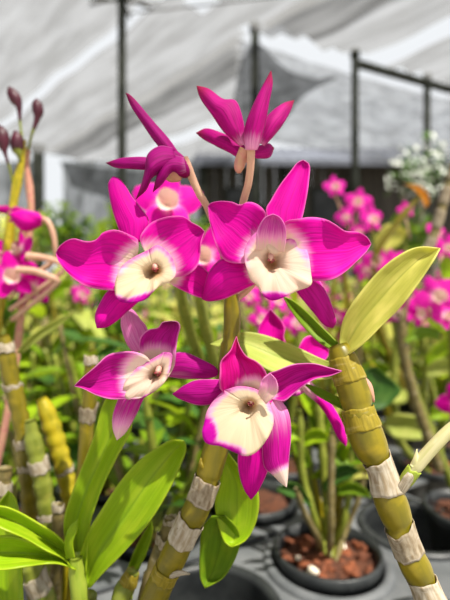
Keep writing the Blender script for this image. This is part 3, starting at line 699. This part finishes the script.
cc([(41, 398, .295, 5), (47, 412, .295, 8.5), (54, 435, .295, 9.5), (61, 458, .295, 9.), (67, 482, .295, 8.5), (72, 520, .295, 8), (66, 600, .292, 7.5), (50, 650, .29, 7)], [420, 434, 448, 460, 472, 486, 500], CANEY, [(468, 474, PAPER, .06, 1.5)], label='bright yellow cane')
cc([(91, 356, .26, 5.5), (91, 366, .26, 6.8), (90, 396, .26, 7), (87, 424, .26, 7), (84, 470, .26, 7), (70, 640, .272, 7)], [370, 418], CANE, [(355, 366, PAPER, .08, 1.2), (402, 424, PAPERD, .25, 2.5)])
cc([(58, 504, .262, 5), (58, 515, .262, 5.6), (57, 560, .264, 6), (50, 660, .27, 6)], [512, 540], CANEB, [(503, 513, PAPER, .1, 1.2)])
cc([(20, 520, .25, 8), (28, 555, .25, 10.5), (37, 582, .25, 10.5), (48, 612, .252, 10), (50, 690, .26, 9)], [560, 588], CANEG, [(572, 594, PAPER, .05, 1.6)])
cc([(5, 468, .262, 7), (3, 490, .262, 8), (4, 540, .264, 8), (20, 640, .27, 8)], [480, 512], CANEB, [(478, 494, PAPER, .05, 1.5)])
cc([(88, 596, .21, 9), (84, 640, .215, 9), (60, 740, .25, 8)], [620], CANEG)
sh_ = cc([(76, 556, .204, 6.5), (77, 574, .205, 8), (80, 600, .206, 8.5), (80, 640, .212, 8), (62, 720, .245, 7)], [], SHOOT, label='fresh green shoot')
def lf(mat, A_, B_, Y, d, cupv=2., label=None, fold=2.2, ruf=.5): return blade('leaf', C, CO, mat, A_, B_, Y, d, cupv, ruf, n=34, m=13, th=.0006, label=label, fold=fold*1.8, roll=3.)
lf(LEAFB, [(84,588),(79,562),(86,536),(100,512),(120,482),(140,460),(160,446),(172,440),(184,441)], [(90,588),(104,572),(124,552),(148,524),(168,492),(181,464),(186,450),(184,441)], .202, (2, -3, 4), 2., 'large oval green leaf')
lf(LEAFB, [(74,572),(66,545),(64,520),(73,490),(84,462),(94,436),(101,410),(108,396),(116,390)], [(86,575),(88,545),(91,520),(103,486),(117,457),(131,429),(130,408),(116,390)], .206, (0, 2, 2), 2., 'upright strap-like green leaf')
lf(LEAFB, [(72,556),(66,545),(58,536),(39,523.5),(18,511.5),(0,506),(-30,506)], [(70,566),(62,558),(45,550),(24,538),(0,528),(-15,520),(-30,506)], .200, (3, -2, -6), 2.)
lf(LEAFB, [(74,560),(62,556),(45,547),(21,538),(0,536),(-20,542),(-34,552)], [(76,570),(60,564),(44,564),(24,567),(0,570),(-20,566),(-34,552)], .198, (4, -2, -8), 2.5)
lf(LEAFB, [(-4,640),(-8,590),(-8,550),(-4,510),(8,491)], [(26,640),(23,600),(22,560),(20,520),(15,498),(8,491)], .214, (0, 1, 3), 1.5)
lf(LEAFB, [(66,558),(65,541),(70,527),(78,520)], [(75,558),(73,543),(77,531),(78,520)], .1985, (0, -1, 0), -1.2, None, 0, 0)
lf(LEAFB, [(120,600),(124,580),(134,552),(146,530),(152,520)], [(132,600),(134,580),(145,556),(152,535),(152,520)], .225, (0, 1, 3), 1.5)
# short stubs beside the slanting cane
D = empty('orchid_stump', (-.0136, .354, BENCH+.02+ZC))
def stub(pts, nodes, mat, sh):
    return px_cane(A, AO, pts, nodes, mat, sh, 50)
bpy.data.objects.remove(D)
stub([(170, 518, .215, 5), (167, 530, .215, 6.5), (158, 555, .215, 7), (150, 580, .215, 7.5), (140, 620, .213, 7), (120, 720, .206, 7), (105, 780, .20, 7)], [534, 570], CANEB, [(517, 527, PAPER, .08, 1), (532, 548, PAPER, .3, 2.5)])
stub([(133, 572, .212, 6), (128, 584, .212, 9), (120, 605, .210, 9.5), (112, 700, .204, 8), (105, 780, .198, 8)], [582], CANEG, [(572, 586, FRINGE, .06, 1.)])
stub([(147, 575, .225, 3), (146, 590, .225, 4), (143, 620, .222, 4), (118, 760, .208, 5)], [], CANEB, [(574, 584, PAPERD, .05, 1.5)])
for (A_, B_, Yy, dd, mt, lb) in (([(214,452),(221,472),(219,486),(215,501),(217,520),(224,541),(232,547)], [(226,450),(240,468),(256,486),(259,505),(255,525),(246,540),(232,547)], .204, (-6, 2, 0), LEAFB, 'small bright leaf hanging beneath the lowest flower'),
                         ([(212,516),(203,528),(200,547),(200,575),(205,588)], [(226,516),(238,530),(239,549),(225,576),(205,588)], .209, (-6, 2, 2), LEAFM, None)):
    blade('leaf', A, AO, mt, A_, B_, Yy, dd, 2., .3, n=26, m=13, th=.0006, label=lb, fold=1.5)

# ------------------------------------------------------------------ plants further back: local pieces, built round the pot's base
def tepal(mb, M, ln, wd, curl, paleb=.25, mi=0, n=7, m=5):
    rows, ps = [], []
    for i in range(n):
        t = i/(n-1); wv = wd*max(.05, math.sin(PI*(t*.86+.08))**.8); row, pr = [], []
        for j in range(m):
            e = 2*j/(m-1)-1
            row.append(M @ Vector((e*wv, -curl*t*t*ln + .10*ln*e*e*math.sin(PI*t) - .1*ln*math.sin(PI*t), t*ln))); pr.append(max(0., 1-t/paleb)*.9)
        rows.append(row); ps.append(pr)
    mb.grid(rows, None, ps)
def flower_meshes(R, openness=1.):
    """bloom facing -Y about the origin: (bloom builder, lip builder)"""
    mb = MB()
    for k, (ang, ln, wd) in enumerate(((0, 1, .30), (72, 1, .46), (-72, 1, .46), (145, .95, .30), (-145, .95, .30))):
        M = Matrix.Rotation(math.radians(ang), 4, 'Y') @ Matrix.Rotation(math.radians(-18*openness if k in (1, 2) else -8), 4, 'X')
        tepal(mb, M, R*ln, R*wd, .25, .42)
    lip = MB(); rows, ps = [], []
    for i in range(6):
        r = i/5; row, pr = [], []
        for j in range(17):
            a = 2*PI*j/16
            row.append(Vector((R*.30*r*math.cos(a), -R*.34*r*r-.02*R-.05*R*math.sin(a*4)*r**3, -R*.10+R*.34*r*math.sin(a)))); pr.append(1. if math.sin(a) > -.75 or r < .7 else .1)
        rows.append(row); ps.append(pr)
    lip.grid(rows, None, ps)
    return mb, lip
def move(mb, M):
    mb.v = [tuple(M @ Vector(p)) for p in mb.v]; return mb
def facing(d, roll=0.):
    """rotation that turns -Y to d"""
    return Vector(d).to_track_quat('-Y', 'Z').to_matrix().to_4x4() @ Matrix.Rotation(roll, 4, 'Y')
def add_flower(parent, pos, d, R, anchor, roll=0., mat=PINKF, org=None, op=1., label=None):
    b, l = flower_meshes(R, op); M = Matrix.Translation(pos) @ facing(d, roll); move(b, M); move(l, M)
    a = Vector(anchor); p = Vector(pos); back = p-Vector(d).normalized()*R*.5
    b.tube([p, back, a.lerp(back, .5)+Vector((0, 0, R*.15)), a], [R*.07]*4, 6, 1)
    o = b.build('flower', [mat, PEDI], parent, org); l.build('lip', LIPM, o, org)
    if label: lab(o, label)
    return o
def leaf_local(parent, base, az, ln, wd, rise, droop, mat, org=None, n=9, m=5):
    mb = MB(); rows = []; h = Vector((math.cos(az), math.sin(az), 0)); sd = Vector((-math.sin(az), math.cos(az), 0)); b = Vector(base)
    for i in range(n):
        t = i/(n-1); c = b+h*(ln*math.cos(rise)*t)+Vector((0, 0, ln*(math.sin(rise)*t-droop*t*t))); wv = wd*max(.06, math.sin(PI*(t*.9+.06))**.75)
        rows.append([c+sd*(wv*(2*j/(m-1)-1))+Vector((0, 0, .30*wv*abs(2*j/(m-1)-1))) for j in range(m)])
    mb.grid(rows); return mb.build('leaf', mat, parent, org)
def cane_local(parent, pts, r, mat, org=None, joint=.028, k=8):
    q = spline([tuple(p) for p in pts], 26); d = 0; rr = []
    for i, p in enumerate(q):
        if i: d += (p-q[i-1]).length
        x = (d % joint)/joint
        rr.append(r*(.86+.22*math.sin(PI*x))*(1 if i > 1 else .6)*(1 if i < 22 else .7))
    mb = MB(); mb.tube(q, rr, k); return mb.build('cane', mat, parent, org)
def pot_local(parent, chips=False, h=.085, r=.050):
    mb = MB(); z = .0952
    mb.lathe([(.001, z-h+.003), (r*.74, z-h), (r*.95, z-.012), (r*1.02, z-.011), (r*1.03, z), (r*.97, z+.001), (r*.94, z-.010), (r*.72, z-h+.006)], 28)
    mb.build('pot', POTM, parent)
    mb = MB(); rows = [[((i/6*r*.95+.0005)*math.cos(2*PI*k/24), (i/6*r*.95+.0005)*math.sin(2*PI*k/24), z-.011+.003*math.sin((k % 24)*4.1+i*2.3)*(i > 0)) for k in range(25)] for i in range(7)]
    mb.grid(rows); mb.build('potting_mix', SOIL, parent)
def make_plant(seed, ncane, h0, h1, nleaf, nflow, leafmats, canemats, spread_=.09):
    rnd = random.Random(seed)
    e = empty('potted_orchid', (0, 0, 0)); pot_local(e)
    for c in range(ncane):
        a = rnd.random()*6.28; r0 = rnd.uniform(.006, .028); H = rnd.uniform(h0, h1); lean = rnd.uniform(.02, spread_)
        b = Vector((r0*math.cos(a), r0*math.sin(a), .082)); a2 = a+rnd.uniform(-.5, .5)
        tip = b+Vector((lean*math.cos(a2), lean*math.sin(a2), H)); mid = b.lerp(tip, .5)+Vector((lean*.25*math.cos(a2+1), lean*.25*math.sin(a2+1), 0))
        path = [b, mid, tip]; cane_local(e, path, rnd.uniform(.0035, .0055), rnd.choice(canemats))
        q = spline([tuple(p) for p in path], 20)
        for l in range(nleaf):
            t = .18+.80*(l+rnd.random()*.6)/nleaf; p = q[min(19, int(t*19))]
            az = a2+PI*l+rnd.uniform(-.7, .7)
            leaf_local(e, p, az, rnd.uniform(.06, .125), rnd.uniform(.010, .020), rnd.uniform(.1, 1.0), rnd.uniform(.1, .7), rnd.choice(leafmats))
        if c < nflow:
            for k in range(rnd.choice((1, 2, 2, 3))):
                t = rnd.uniform(.72, 1.0); p = q[min(19, int(t*19))]; az = rnd.uniform(0, 6.28)
                pos = p+Vector((.04*math.cos(az), .04*math.sin(az), rnd.uniform(.0, .04)))
                d = Vector((math.cos(az)*.6, math.sin(az)*.6-.4, rnd.uniform(-.2, .3)))
                add_flower(e, pos, d, rnd.uniform(.019, .025), p, rnd.uniform(-.4, .4))
    return e
LM = [LEAFM, LEAFB, LEAFD, LEAFD, LEAFP]
variants = [make_plant(1, 6, .20, .30, 6, 0, [LEAFB, LEAFM, LEAFD, LEAFM, LEAFY], [CANEG, CANE]),
            make_plant(2, 6, .24, .36, 5, 2, LM, [CANEG, CANE]),
            make_plant(3, 7, .18, .28, 6, 0, [LEAFM, LEAFD, LEAFB], [CANEG, CANEB]),
            make_plant(4, 5, .26, .38, 3, 3, [LEAFM, LEAFB, LEAFP], [CANE, CANEY, CANEB]),
            make_plant(5, 6, .20, .32, 6, 1, [LEAFB, LEAFP, LEAFY], [CANEG, CANE])]
used = set()
def place(vi, x, y, rz, label, group=None, sc=1., z=BENCH+.0102+ZC):
    o = variants[vi] if vi not in used else copy_tree(variants[vi])
    used.add(vi); o.location = (x, y, z); o.rotation_euler = (0, 0, rz); o.scale = (sc, sc, sc)
    tag(o, label, 'orchid', group); return o

# the pot of red bark, its thin stems and the big leaves beside it
def custom(loc, label, canes, leaves, flowers, chips=0, group=None):
    e = empty('potted_orchid', (loc[0], loc[1], BENCH+.0102+ZC)); O = e.location.copy()
    tag(e, label, 'orchid', group); c = pot_parts(e, loc, O, chips)
    for pts, r, mt in canes:
        q = [P(*p) for p in pts]; base = Vector((loc[0]+(q[-1].x-loc[0])*.2, loc[1]+random.uniform(-.02, .02), RIM-.012+ZC))
        if q[-1].z > RIM+ZC+.01: q.append(base)
        cane_local(e, q, r, mt, O, .024, 10)
    for it in leaves:
        blade('leaf', e, O, it[0], it[1], it[2], it[3], it[4], it[5] if len(it) > 5 else 3., .8, n=16, m=9, th=.0006, fold=3.)
    for (px, py, Y, Rpx, d, anc, *rest) in flowers:
        add_flower(e, P(px, py, Y), d, Rpx/F*Y, P(*anc), random.uniform(-.5, .5), rest[0] if rest else PINKF, O)
    return e, c
e, c = custom((.099, .419), 'leafy orchid in the round dark pot of red bark', [
    ([(300, 410, .40), (302, 470, .405), (316, 524, .405)], .0035, CANEG), ([(318, 395, .42), (322, 450, .42), (328, 526, .42)], .0042, CANEG),
    ([(345, 400, .43), (344, 460, .43), (336, 520, .43)], .0042, CANE), ([(332, 430, .40), (331, 480, .40), (331, 530, .40)], .0035, CANEB),
    ([(296, 488, .375), (304, 512, .385), (318, 538, .40)], .0028, CANEB), ([(362, 392, .44), (356, 450, .44), (344, 524, .435)], .0035, CANEG), ([(308, 420, .43), (310, 470, .43), (320, 520, .43)], .0035, CANEG), ([(326, 440, .44), (338, 480, .44), (340, 522, .44)], .003, CANE), ([(352, 430, .42), (350, 480, .42), (342, 528, .42)], .0032, CANEG), ([(290, 440, .42), (306, 490, .42), (318, 526, .42)], .003, CANE), ([(366, 470, .43), (358, 500, .43), (346, 530, .43)], .0028, CANEB), ([(336, 410, .45), (334, 470, .45), (332, 520, .44)], .004, CANEG), ([(312, 470, .43), (318, 500, .43), (322, 524, .43)], .0032, CANEY)], [
    (LEAFD, [(352,412),(352,392),(360,374),(374,366)], [(366,410),(384,408),(396,398),(400,388),(374,366)], .43, (-6, 2, 6)),
    (LEAFB, [(343,440),(330,452),(318,470),(310,478)], [(348,446),(345,462),(330,478),(310,478)], .42, (-8, 0, 4)),
    (LEAFM, [(346,420),(356,412),(372,414),(384,424)], [(346,430),(358,432),(372,430),(384,424)], .43, (0, -4, -6)),
    (LEAFB, [(302,430),(292,424),(280,430),(270,446)], [(303,442),(294,440),(284,446),(270,446)], .40, (0, -4, -8)),
    (LEAFM, [(320,440),(310,424),(309,408),(314,398)], [(326,440),(330,424),(324,408),(314,398)], .42, (0, 3, 6)),
    (LEAFY, [(350,470),(362,462),(374,466),(384,476)], [(350,480),(362,478),(374,478),(384,476)], .43, (0, -4, -8)),
    (LEAFM, [(334,452),(345,444),(360,446),(374,456)], [(334,464),(346,466),(360,464),(374,456)], .42, (-3, -6, -12)),
    (LEAFB, [(318,420),(306,410),(296,388),(292,376)], [(324,420),(322,404),(308,386),(292,376)], .42, (0, 3, 3)),
        (LEAFM, [(306,468),(296,456),(290,440),(288,428)], [(312,466),(306,450),(298,438),(288,428)], .41, (0, 2, 4)),
    (LEAFD, [(322,486),(332,470),(346,464),(360,470)], [(326,494),(338,484),(350,478),(360,470)], .41, (-2, -6, -10)),
    (LEAFB, [(300,440),(310,430),(322,430),(332,440)], [(302,448),(312,444),(322,442),(332,440)], .415, (0, -4, -8)),
    (LEAFM, [(336,488),(348,482),(362,486),(372,498)], [(338,496),(350,494),(362,496),(372,498)], .415, (0, -5, -12)),
    (LEAFD, [(310,500),(300,486),(288,482),(276,490)], [(312,508),(300,500),(288,496),(276,490)], .395, (0, -4, -8)),
    (LEAFY, [(326,412),(334,398),(346,390),(358,392)], [(330,420),(342,410),(350,402),(358,392)], .43, (0, -4, -6)),
    ], [], 46)
for k, (px, py) in enumerate(((311, 556), (300, 541), (352, 538))):
    mb = MB(); mb.blob((P(px, py, .40).x, .419-.03+.02*k, RIM-.004+ZC), (.0055, .003, .0035)[k], (1, .8, .7), .25); lab(mb.build('pebble', STONE, e, e.location), 'pale pebble on the red bark')
e, c = custom((.310, .640), 'orchid with pale broad leaves in the pot beyond the cream stalk', [
    ([(398, 330, .60), (394, 385, .60), (400, 440, .61)], .0058, CANEG), ([(430, 340, .62), (424, 400, .62), (428, 450, .62)], .0055, CANEG), ([(370, 360, .60), (384, 400, .60), (404, 448, .62)], .0058, CANEY), ([(458, 330, .62), (448, 400, .62), (440, 450, .63)], .005, CANEG)], [
    (LEAFP, [(384,420),(394,414),(412,415),(430,420),(437,430)], [(384,430),(396,438),(412,440),(428,438),(437,430)], .58, (0, -6, -10)),
    (LEAFB, [(424,360),(434,346),(448,338),(462,334)], [(428,368),(440,360),(452,350),(462,334)], .60, (0, -6, -14)),
    (LEAFP, [(426,368),(436,360),(452,358),(466,362)], [(426,376),(440,376),(454,372),(466,362)], .60, (0, -8, -16)),
    (LEAFY, [(398,350),(388,336),(384,322),(388,312)], [(406,350),(408,336),(402,322),(388,312)], .60, (0, 3, 6)),
    (LEAFM, [(396,372),(380,362),(368,362),(358,372)], [(396,382),(384,380),(370,378),(358,372)], .60, (0, -4, -8)),
    (LEAFB, [(400,350),(398,338),(390,326),(374,320)], [(408,348),(412,334),(398,320),(374,320)], .61, (0, 3, 6)),
    (LEAFP, [(400,386),(392,376),(388,372),(380,392)], [(408,392),(406,402),(394,404),(380,392)], .59, (0, -4, -4)),
    (LEAFB, [(430,410),(444,400),(458,400),(468,410)], [(430,420),(446,420),(458,418),(468,410)], .60, (0, -6, -14)),
    ], [(459, 404, .50, 21, (-.5, -1, .1), (470, 430, .5), MAG)], 24)
# plants carrying the soft pink flowers at mid height
custom((.330, .83), 'orchid with a loose cluster of four pink flowers high in front of the dark shed', [
    ([(352, 222, .82), (362, 290, .82), (384, 400, .83)], .005, CANEG), ([(372, 222, .84), (380, 300, .84), (396, 400, .84)], .005, CANEG), ([(340, 230, .80), (352, 320, .81), (390, 420, .83)], .005, CANE)], [
    (LEAFY, [(374,240),(384,226),(396,224),(408,232)], [(374,252),(386,252),(398,246),(408,232)], .83, (0, -4, -10)),
    (LEAFB, [(360,280),(372,266),(386,262),(396,268)], [(362,290),(376,284),(388,280),(396,268)], .82, (0, -4, -10)),
    (LEAFM, [(356,260),(344,250),(332,252),(322,262)], [(358,270),(346,268),(334,266),(322,262)], .82, (0, -4, -10))],
    [(335, 187, .80, 12, (.1, -1, .2), (345, 222, .81)), (358, 202, .82, 14, (-.2, -1, .1), (354, 230, .82)), (345, 217, .80, 11, (.3, -1, -.2), (352, 238, .82)), (372, 219, .82, 14, (.4, -1, .0), (372, 236, .84)),
     (358, 172+60, .81, 10, (.4, -1, -.3), (354, 250, .82))], 0)
custom((.41, .72), 'orchid with an orange withered leaf on top and pink flowers below it', [
    ([(420, 196, .70), (398, 222, .70), (374, 262, .70), (380, 330, .71), (430, 440, .72)], .0058, CANE), ([(404, 240, .72), (420, 320, .72), (440, 420, .72)], .0045, CANEG)], [
    (LEAFO, [(426,208),(420,196),(411,187),(404,184)], [(430,202),(427,192),(417,185),(404,184)], .70, (0, -3, -5)),
    (LEAFM, [(404,250),(416,246),(428,250),(438,262)], [(404,258),(416,258),(428,262),(438,262)], .72, (0, -4, -10))],
    [(378, 262, .70, 17, (-.4, -1, .3), (384, 290, .70)), (396, 264, .68, 16, (.2, -1, .1), (400, 290, .72)), (366, 270, .70, 13, (.1, -1, -.3), (376, 300, .70)), (436, 232, .72, 12, (.3, -1, 0), (424, 262, .72)), (406, 210, .74, 9, (0, -1, 0), (410, 240, .72))], 0)
e, c = custom((.285, .50), 'orchid on a tall pale jointed cane with bright pink flowers in the middle distance', [
    ([(392, 296, .51), (404, 360, .51), (446, 470, .50)], .005, CANEG), ([(456, 270, .52), (452, 340, .52), (460, 450, .51)], .005, CANEG)], [
    (LEAFB, [(452,292),(442,276),(440,262),(450,250)], [(462,290),(466,276),(462,262),(450,250)], .51, (0, 3, 6)),
    (LEAFM, [(440,330),(426,326),(412,330),(404,342)], [(440,340),(428,338),(416,340),(404,342)], .50, (0, -4, -10))],
    [(438, 296, .49, 22, (-.3, -1, .2), (452, 310, .52)), (418, 312, .50, 17, (.4, -1, -.1), (404, 330, .51)), (398, 312, .50, 17, (-.5, -1, -.3), (398, 330, .51), MAG), (446, 316, .50, 16, (.2, -1, .4), (454, 330, .52)), (448, 248, .51, 14, (-.2, -1, .1), (440, 262, .50)), (408, 296, .51, 12, (.2, -1, -.1), (400, 320, .51))], 0)
px_cane(e, e.location.copy(), [(464, 140, .5, 4), (447, 190, .50, 4.6), (432, 240, .50, 4.8), (410, 284, .50, 5), (402, 330, .50, 5), (412, 390, .50, 5), (440, 470, .50, 5)], [160, 184, 208, 232, 258, 284, 310, 340, 370, 400, 430], CANEB,
    [(140, 158, PAPERD, .0, 1), (162, 182, PAPERD, .0, 1), (187, 206, PAPERD, 0, 1), (211, 230, PAPERD, 0, 1), (236, 256, PAPERD, 0, 1), (262, 282, PAPERD, 0, 1)], 140)
# the budded spike and nodding flowers at one side
e, c = custom((-.245, .36), 'orchid with a yellow spike of dark maroon buds and nodding magenta flowers', [
    ([(24, 140, .34), (22, 160, .34), (14, 200, .34), (6, 262, .34), (-8, 360, .34), (-40, 560, .35)], .0036, CANEY), ([(28, 148, .35), (27, 172, .35), (31, 200, .35), (28, 240, .35), (10, 400, .35), (-30, 560, .355)], .0030, PEDIP)],
    [(LEAFP, [(16,354),(28,338),(48,324),(78,310)], [(24,352),(36,342),(56,328),(78,310)], .34, (0, -4, -6)),
     (LEAFB, [(6,348),(6,330),(14,316),(22,308)], [(16,350),(22,332),(25,318),(22,308)], .35, (0, 3, 6))],
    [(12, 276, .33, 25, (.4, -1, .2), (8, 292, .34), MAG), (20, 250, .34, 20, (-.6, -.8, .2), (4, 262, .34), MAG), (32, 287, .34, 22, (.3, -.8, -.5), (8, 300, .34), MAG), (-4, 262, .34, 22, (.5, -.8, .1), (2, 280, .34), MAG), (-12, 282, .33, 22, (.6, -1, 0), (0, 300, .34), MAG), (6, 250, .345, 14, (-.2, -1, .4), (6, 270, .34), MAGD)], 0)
O = e.location.copy()
for pts in ([(9, 87, .34, 1.2), (12, 93, .34, 5.2), (16, 100, .34, 5.8), (19, 107, .34, 3), (20, 122, .34, 1.4), (23, 146, .34, 1.4)], [(36, 99, .34, 1.2), (37, 104, .34, 5), (38, 112, .34, 5.4), (37, 119, .34, 3), (32, 134, .34, 1.4), (28, 150, .345, 1.4)],
            [(0, 126, .33, 2), (2, 134, .33, 6.4), (3, 144, .33, 6), (5, 153, .33, 2), (10, 170, .335, 1.4), (14, 190, .34, 1.4)], [(15, 131, .335, 1.5), (17, 138, .335, 5.8), (17, 148, .335, 6), (19, 156, .335, 2.2), (21, 164, .34, 1.6)]):
    mb = MB(); q = spline(pts, 24); n0 = 12
    mb.tube([P(p[0], p[1], p[2]) for p in q[:15]], [p[3]/F*p[2] for p in q[:15]], 10, 0); mb.tube([P(p[0], p[1], p[2]) for p in q[13:]], [p[3]/F*p[2] for p in q[13:]], 8, 1)
    mb.build('flower_bud', [BUD, CANEG], e, O)
f = pedicel('flower', e, O, [(34, 222, .335, 4), (44, 219, .335, 3), (51, 227, .335, 2.8), (55, 246, .336, 2.6), (52, 262, .34, 2.6), (10, 290, .34, 2.4)], PEDI, 'nodding magenta flower on an arched stalk')
blade('petal', f, O, MAG, [(40,213),(24,210),(8,213)], [(42,226),(26,232),(16,226),(8,213)], .335, (0, -5, -4), -3, n=12, m=7)
blade('petal', f, O, MAG, [(42,216),(30,212),(16,214),(8,222)], [(42,222),(30,222),(18,222),(8,222)], .331, (0, -3, 0), -2, n=12, m=7)
blade('sepal', f, O, MAGD, [(30,211),(14,206),(-2,206),(-14,208)], [(30,217),(14,214),(0,213),(-14,208)], .338, (0, 0, 0), -2, n=12, m=7)
for (pa) in ([(27, 256, .332, 4), (40, 257, .332, 3.2), (58, 262, .333, 3), (62, 272, .335, 2.6), (10, 310, .34, 2.6)], [(17, 270, .328, 4), (34, 271, .328, 3.4), (50, 277, .33, 3.2), (56, 284, .332, 2.8), (12, 320, .34, 2.6)]):
    mb = MB(); pxtube(mb, pa, 10, n=20); mb.build('pedicel', PEDI, e, O)
# two soft flowers just behind the sharp ones
e, c = custom((.034, .5316), 'orchid behind the sharp flowers, two soft blooms showing in the gaps between them', [
    ([(196, 262, .30), (206, 330, .33), (232, 420, .42), (250, 470, .50)], .0045, CANEG), ([(176, 240, .30), (190, 330, .34), (240, 470, .50)], .0045, CANEG), ([(262, 400, .50), (258, 450, .52), (253, 480, .53)], .005, CANEG)],
    [(LEAFD, [(252,430),(240,416),(224,412),(208,420)], [(254,440),(240,438),(226,432),(208,420)], .48, (0, -4, -10)), (LEAFM, [(258,440),(272,430),(286,436),(296,452)], [(258,450),(272,450),(284,454),(296,452)], .48, (0, -4, -10))],
    [(168, 202, .29, 36, (.1, -1, .25), (180, 250, .30), MAG), (206, 256, .29, 30, (-.2, -1, .2), (200, 280, .30), MAG)], 0)
custom((.082, .644), 'orchid with pink flowers glimpsed below the pale folded leaf and the lowest petals', [
    ([(268, 300, .60), (272, 360, .62), (280, 440, .64)], .005, CANEG), ([(300, 320, .62), (296, 380, .62), (286, 450, .64)], .005, CANEG)],
    [(LEAFB, [(268,360),(254,350),(240,352),(226,364)], [(268,368),(254,366),(242,364),(226,364)], .60, (0, -4, -10)), (LEAFY, [(270,400),(262,386),(262,370),(270,358)], [(280,400),(284,386),(280,370),(270,358)], .62, (0, 3, 6))],
    [(262, 318, .60, 14, (-.2, -1, .1), (268, 340, .60)), (296, 322, .60, 15, (.3, -1, 0), (298, 340, .62)), (250, 296, .62, 12, (-.2, -1, .1), (266, 320, .60)), (278, 300, .60, 13, (.2, -1, .2), (270, 320, .6))], 0)

# the rows behind: every pot in the tray rings, then looser rows
taken = [Vector((p[0], p[1])) for p in ((-.061, .176), (.116, .129), (-.126, .289), (.099, .419), (.310, .640), (.330, .83), (.41, .72), (.285, .50), (-.245, .36), (.034, .5316), (.082, .644))]
GL = ('leafy orchid without flowers in the blurred rows between the sharp flowers and the aisle', 'leafy orchids in the blurred rows')
GF = ('pink-flowering orchid in the blurred rows between the sharp flowers and the aisle', 'pink-flowering orchids in the blurred rows')
rnd = random.Random(5)
def room(p, dist): return all((p-t).length > dist for t in taken)
seq = 0
for j in range(1, 12):
    for i in range(-12, 12):
        p = cell(i, j)
        if p.y > 1.68 or p.y < .38 or abs(p.x) > .53*p.y+.10 or p.x > 1.35 or p.x < -1.2: continue
        if not room(p, .098): continue
        if p.y > 1.2 and rnd.random() < .2: continue
        left = p.x < .02
        vi = rnd.choice((0, 2, 4, 0, 2) if left else (1, 3, 4, 0, 1)); 
        if p.y < .62: vi = rnd.choice((0, 2, 2))
        taken.append(p); fl = vi in (1, 3, 4)
        sc = (.80 if p.y < .7 else .92)*rnd.uniform(.88, 1.1)
        place(vi, p.x, p.y, rnd.uniform(0, 6.28), *(GF if fl else GL), sc)
for k in range(26):
    x = -2.3+4.6*(k % 13)/12+rnd.uniform(-.05, .05); y = 2.26+.36*(k//13)+rnd.uniform(-.04, .04)
    if abs(x) > .54*y+.1: continue
    vi = rnd.choice((1, 3, 0, 4))
    fl = vi in (1, 3, 4)
    place(vi, x, y, rnd.uniform(0, 6.28), ('pink-flowering orchid on the far bench across the aisle' if fl else 'leafy orchid without flowers on the far bench across the aisle'),
          ('pink-flowering orchids on the far bench' if fl else 'leafy orchids on the far bench'), rnd.uniform(1.1, 1.35))
for vi in range(5):
    if vi not in used:
        for c_ in list(variants[vi].children_recursive): bpy.data.objects.remove(c_)
        bpy.data.objects.remove(variants[vi])

# ------------------------------------------------------------------ shrubs beyond the benches
def shrub(x, y, H, R, mats, label, cat='shrub', nl=420, name='garden_shrub', ls=.09, zc=None):
    e = empty(name, (x, y, 0)); rr = random.Random(int(x*100+y*10)); O = e.location.copy()
    mb = MB(); mb.tube([(x, y, 0), (x+.03, y, H*.4), (x-.02, y+.02, H*.8)], [.04, .03, .015], 8)
    for k in range(6):
        a = k*1.05; mb.tube([(x, y, H*.35), (x+R*.4*math.cos(a), y+R*.4*math.sin(a), H*.65), (x+R*.7*math.cos(a), y+R*.7*math.sin(a), H*.85)], [.018, .012, .005], 6)
    mb.build('trunk', TRUNK, e, O)
    zc = zc or H-R*.8
    for gi, mt in enumerate(mats):
        mb = MB()
        for k in range(nl//len(mats)):
            th = rr.uniform(0, 6.28); ph = math.acos(rr.uniform(-1, 1)); q = R*(rr.random()**.45)*(1+.25*math.sin(3*th+gi))
            c = Vector((x+q*math.sin(ph)*math.cos(th), y+q*math.sin(ph)*math.sin(th), zc+q*math.cos(ph)*.9))
            M = Matrix.Rotation(rr.uniform(0, 6.28), 3, 'Z') @ Matrix.Rotation(rr.uniform(-1.2, 1.2), 3, 'X'); s_ = ls*rr.uniform(.7, 1.3)
            row = lambda t, w_: [c+M @ Vector((e_*w_*s_, t*s_, .15*s_*abs(e_))) for e_ in (-1, 0, 1)]
            mb.grid([row(0, .05), row(.35, .28), row(.7, .22), row(1, .02)])
        mb.build('foliage', mt, e, O)
    tag(e, label, cat); return e
shrub(1.66, 3.62, 2.40, .27, [SKYGAPL, LEAFD], 'tall shrub with bright sky gaps coloured into its leaves, in front of the last pole', nl=260, ls=.05)
shrub(1.26, 3.0, 1.66, .22, [LEAFM, LEAFD], 'dark green bush below the tall sky-flecked shrub', nl=300, ls=.07)
shrub(-.95, 4.1, 1.92, .34, [LEAFB, LEAFM], 'bright green bush low in front of the black hung cloth', nl=420)
shrub(-1.75, 4.7, 2.08, .34, [LEAFM, LEAFD], 'dark leafy bush in front of the black cloth on the far wall', nl=420)
shrub(-.35, 5.0, 2.0, .34, [LEAFD, LEAFM], 'dark bush between the far net wall and the shed', nl=420)
shrub(-2.5, 5.3, 2.12, .34, [LEAFP, LEAFY], 'pale yellowish bush below the bright gap in the far wall', nl=420)
shrub(-3.1, 4.5, 1.9, .34, [LEAFM, LEAFD], 'dark green bush beside the thick post', nl=420)
shrub(.55, 4.6, 1.75, .34, [LEAFM, LEAFD], 'dark green bush in front of the open shed', nl=420)
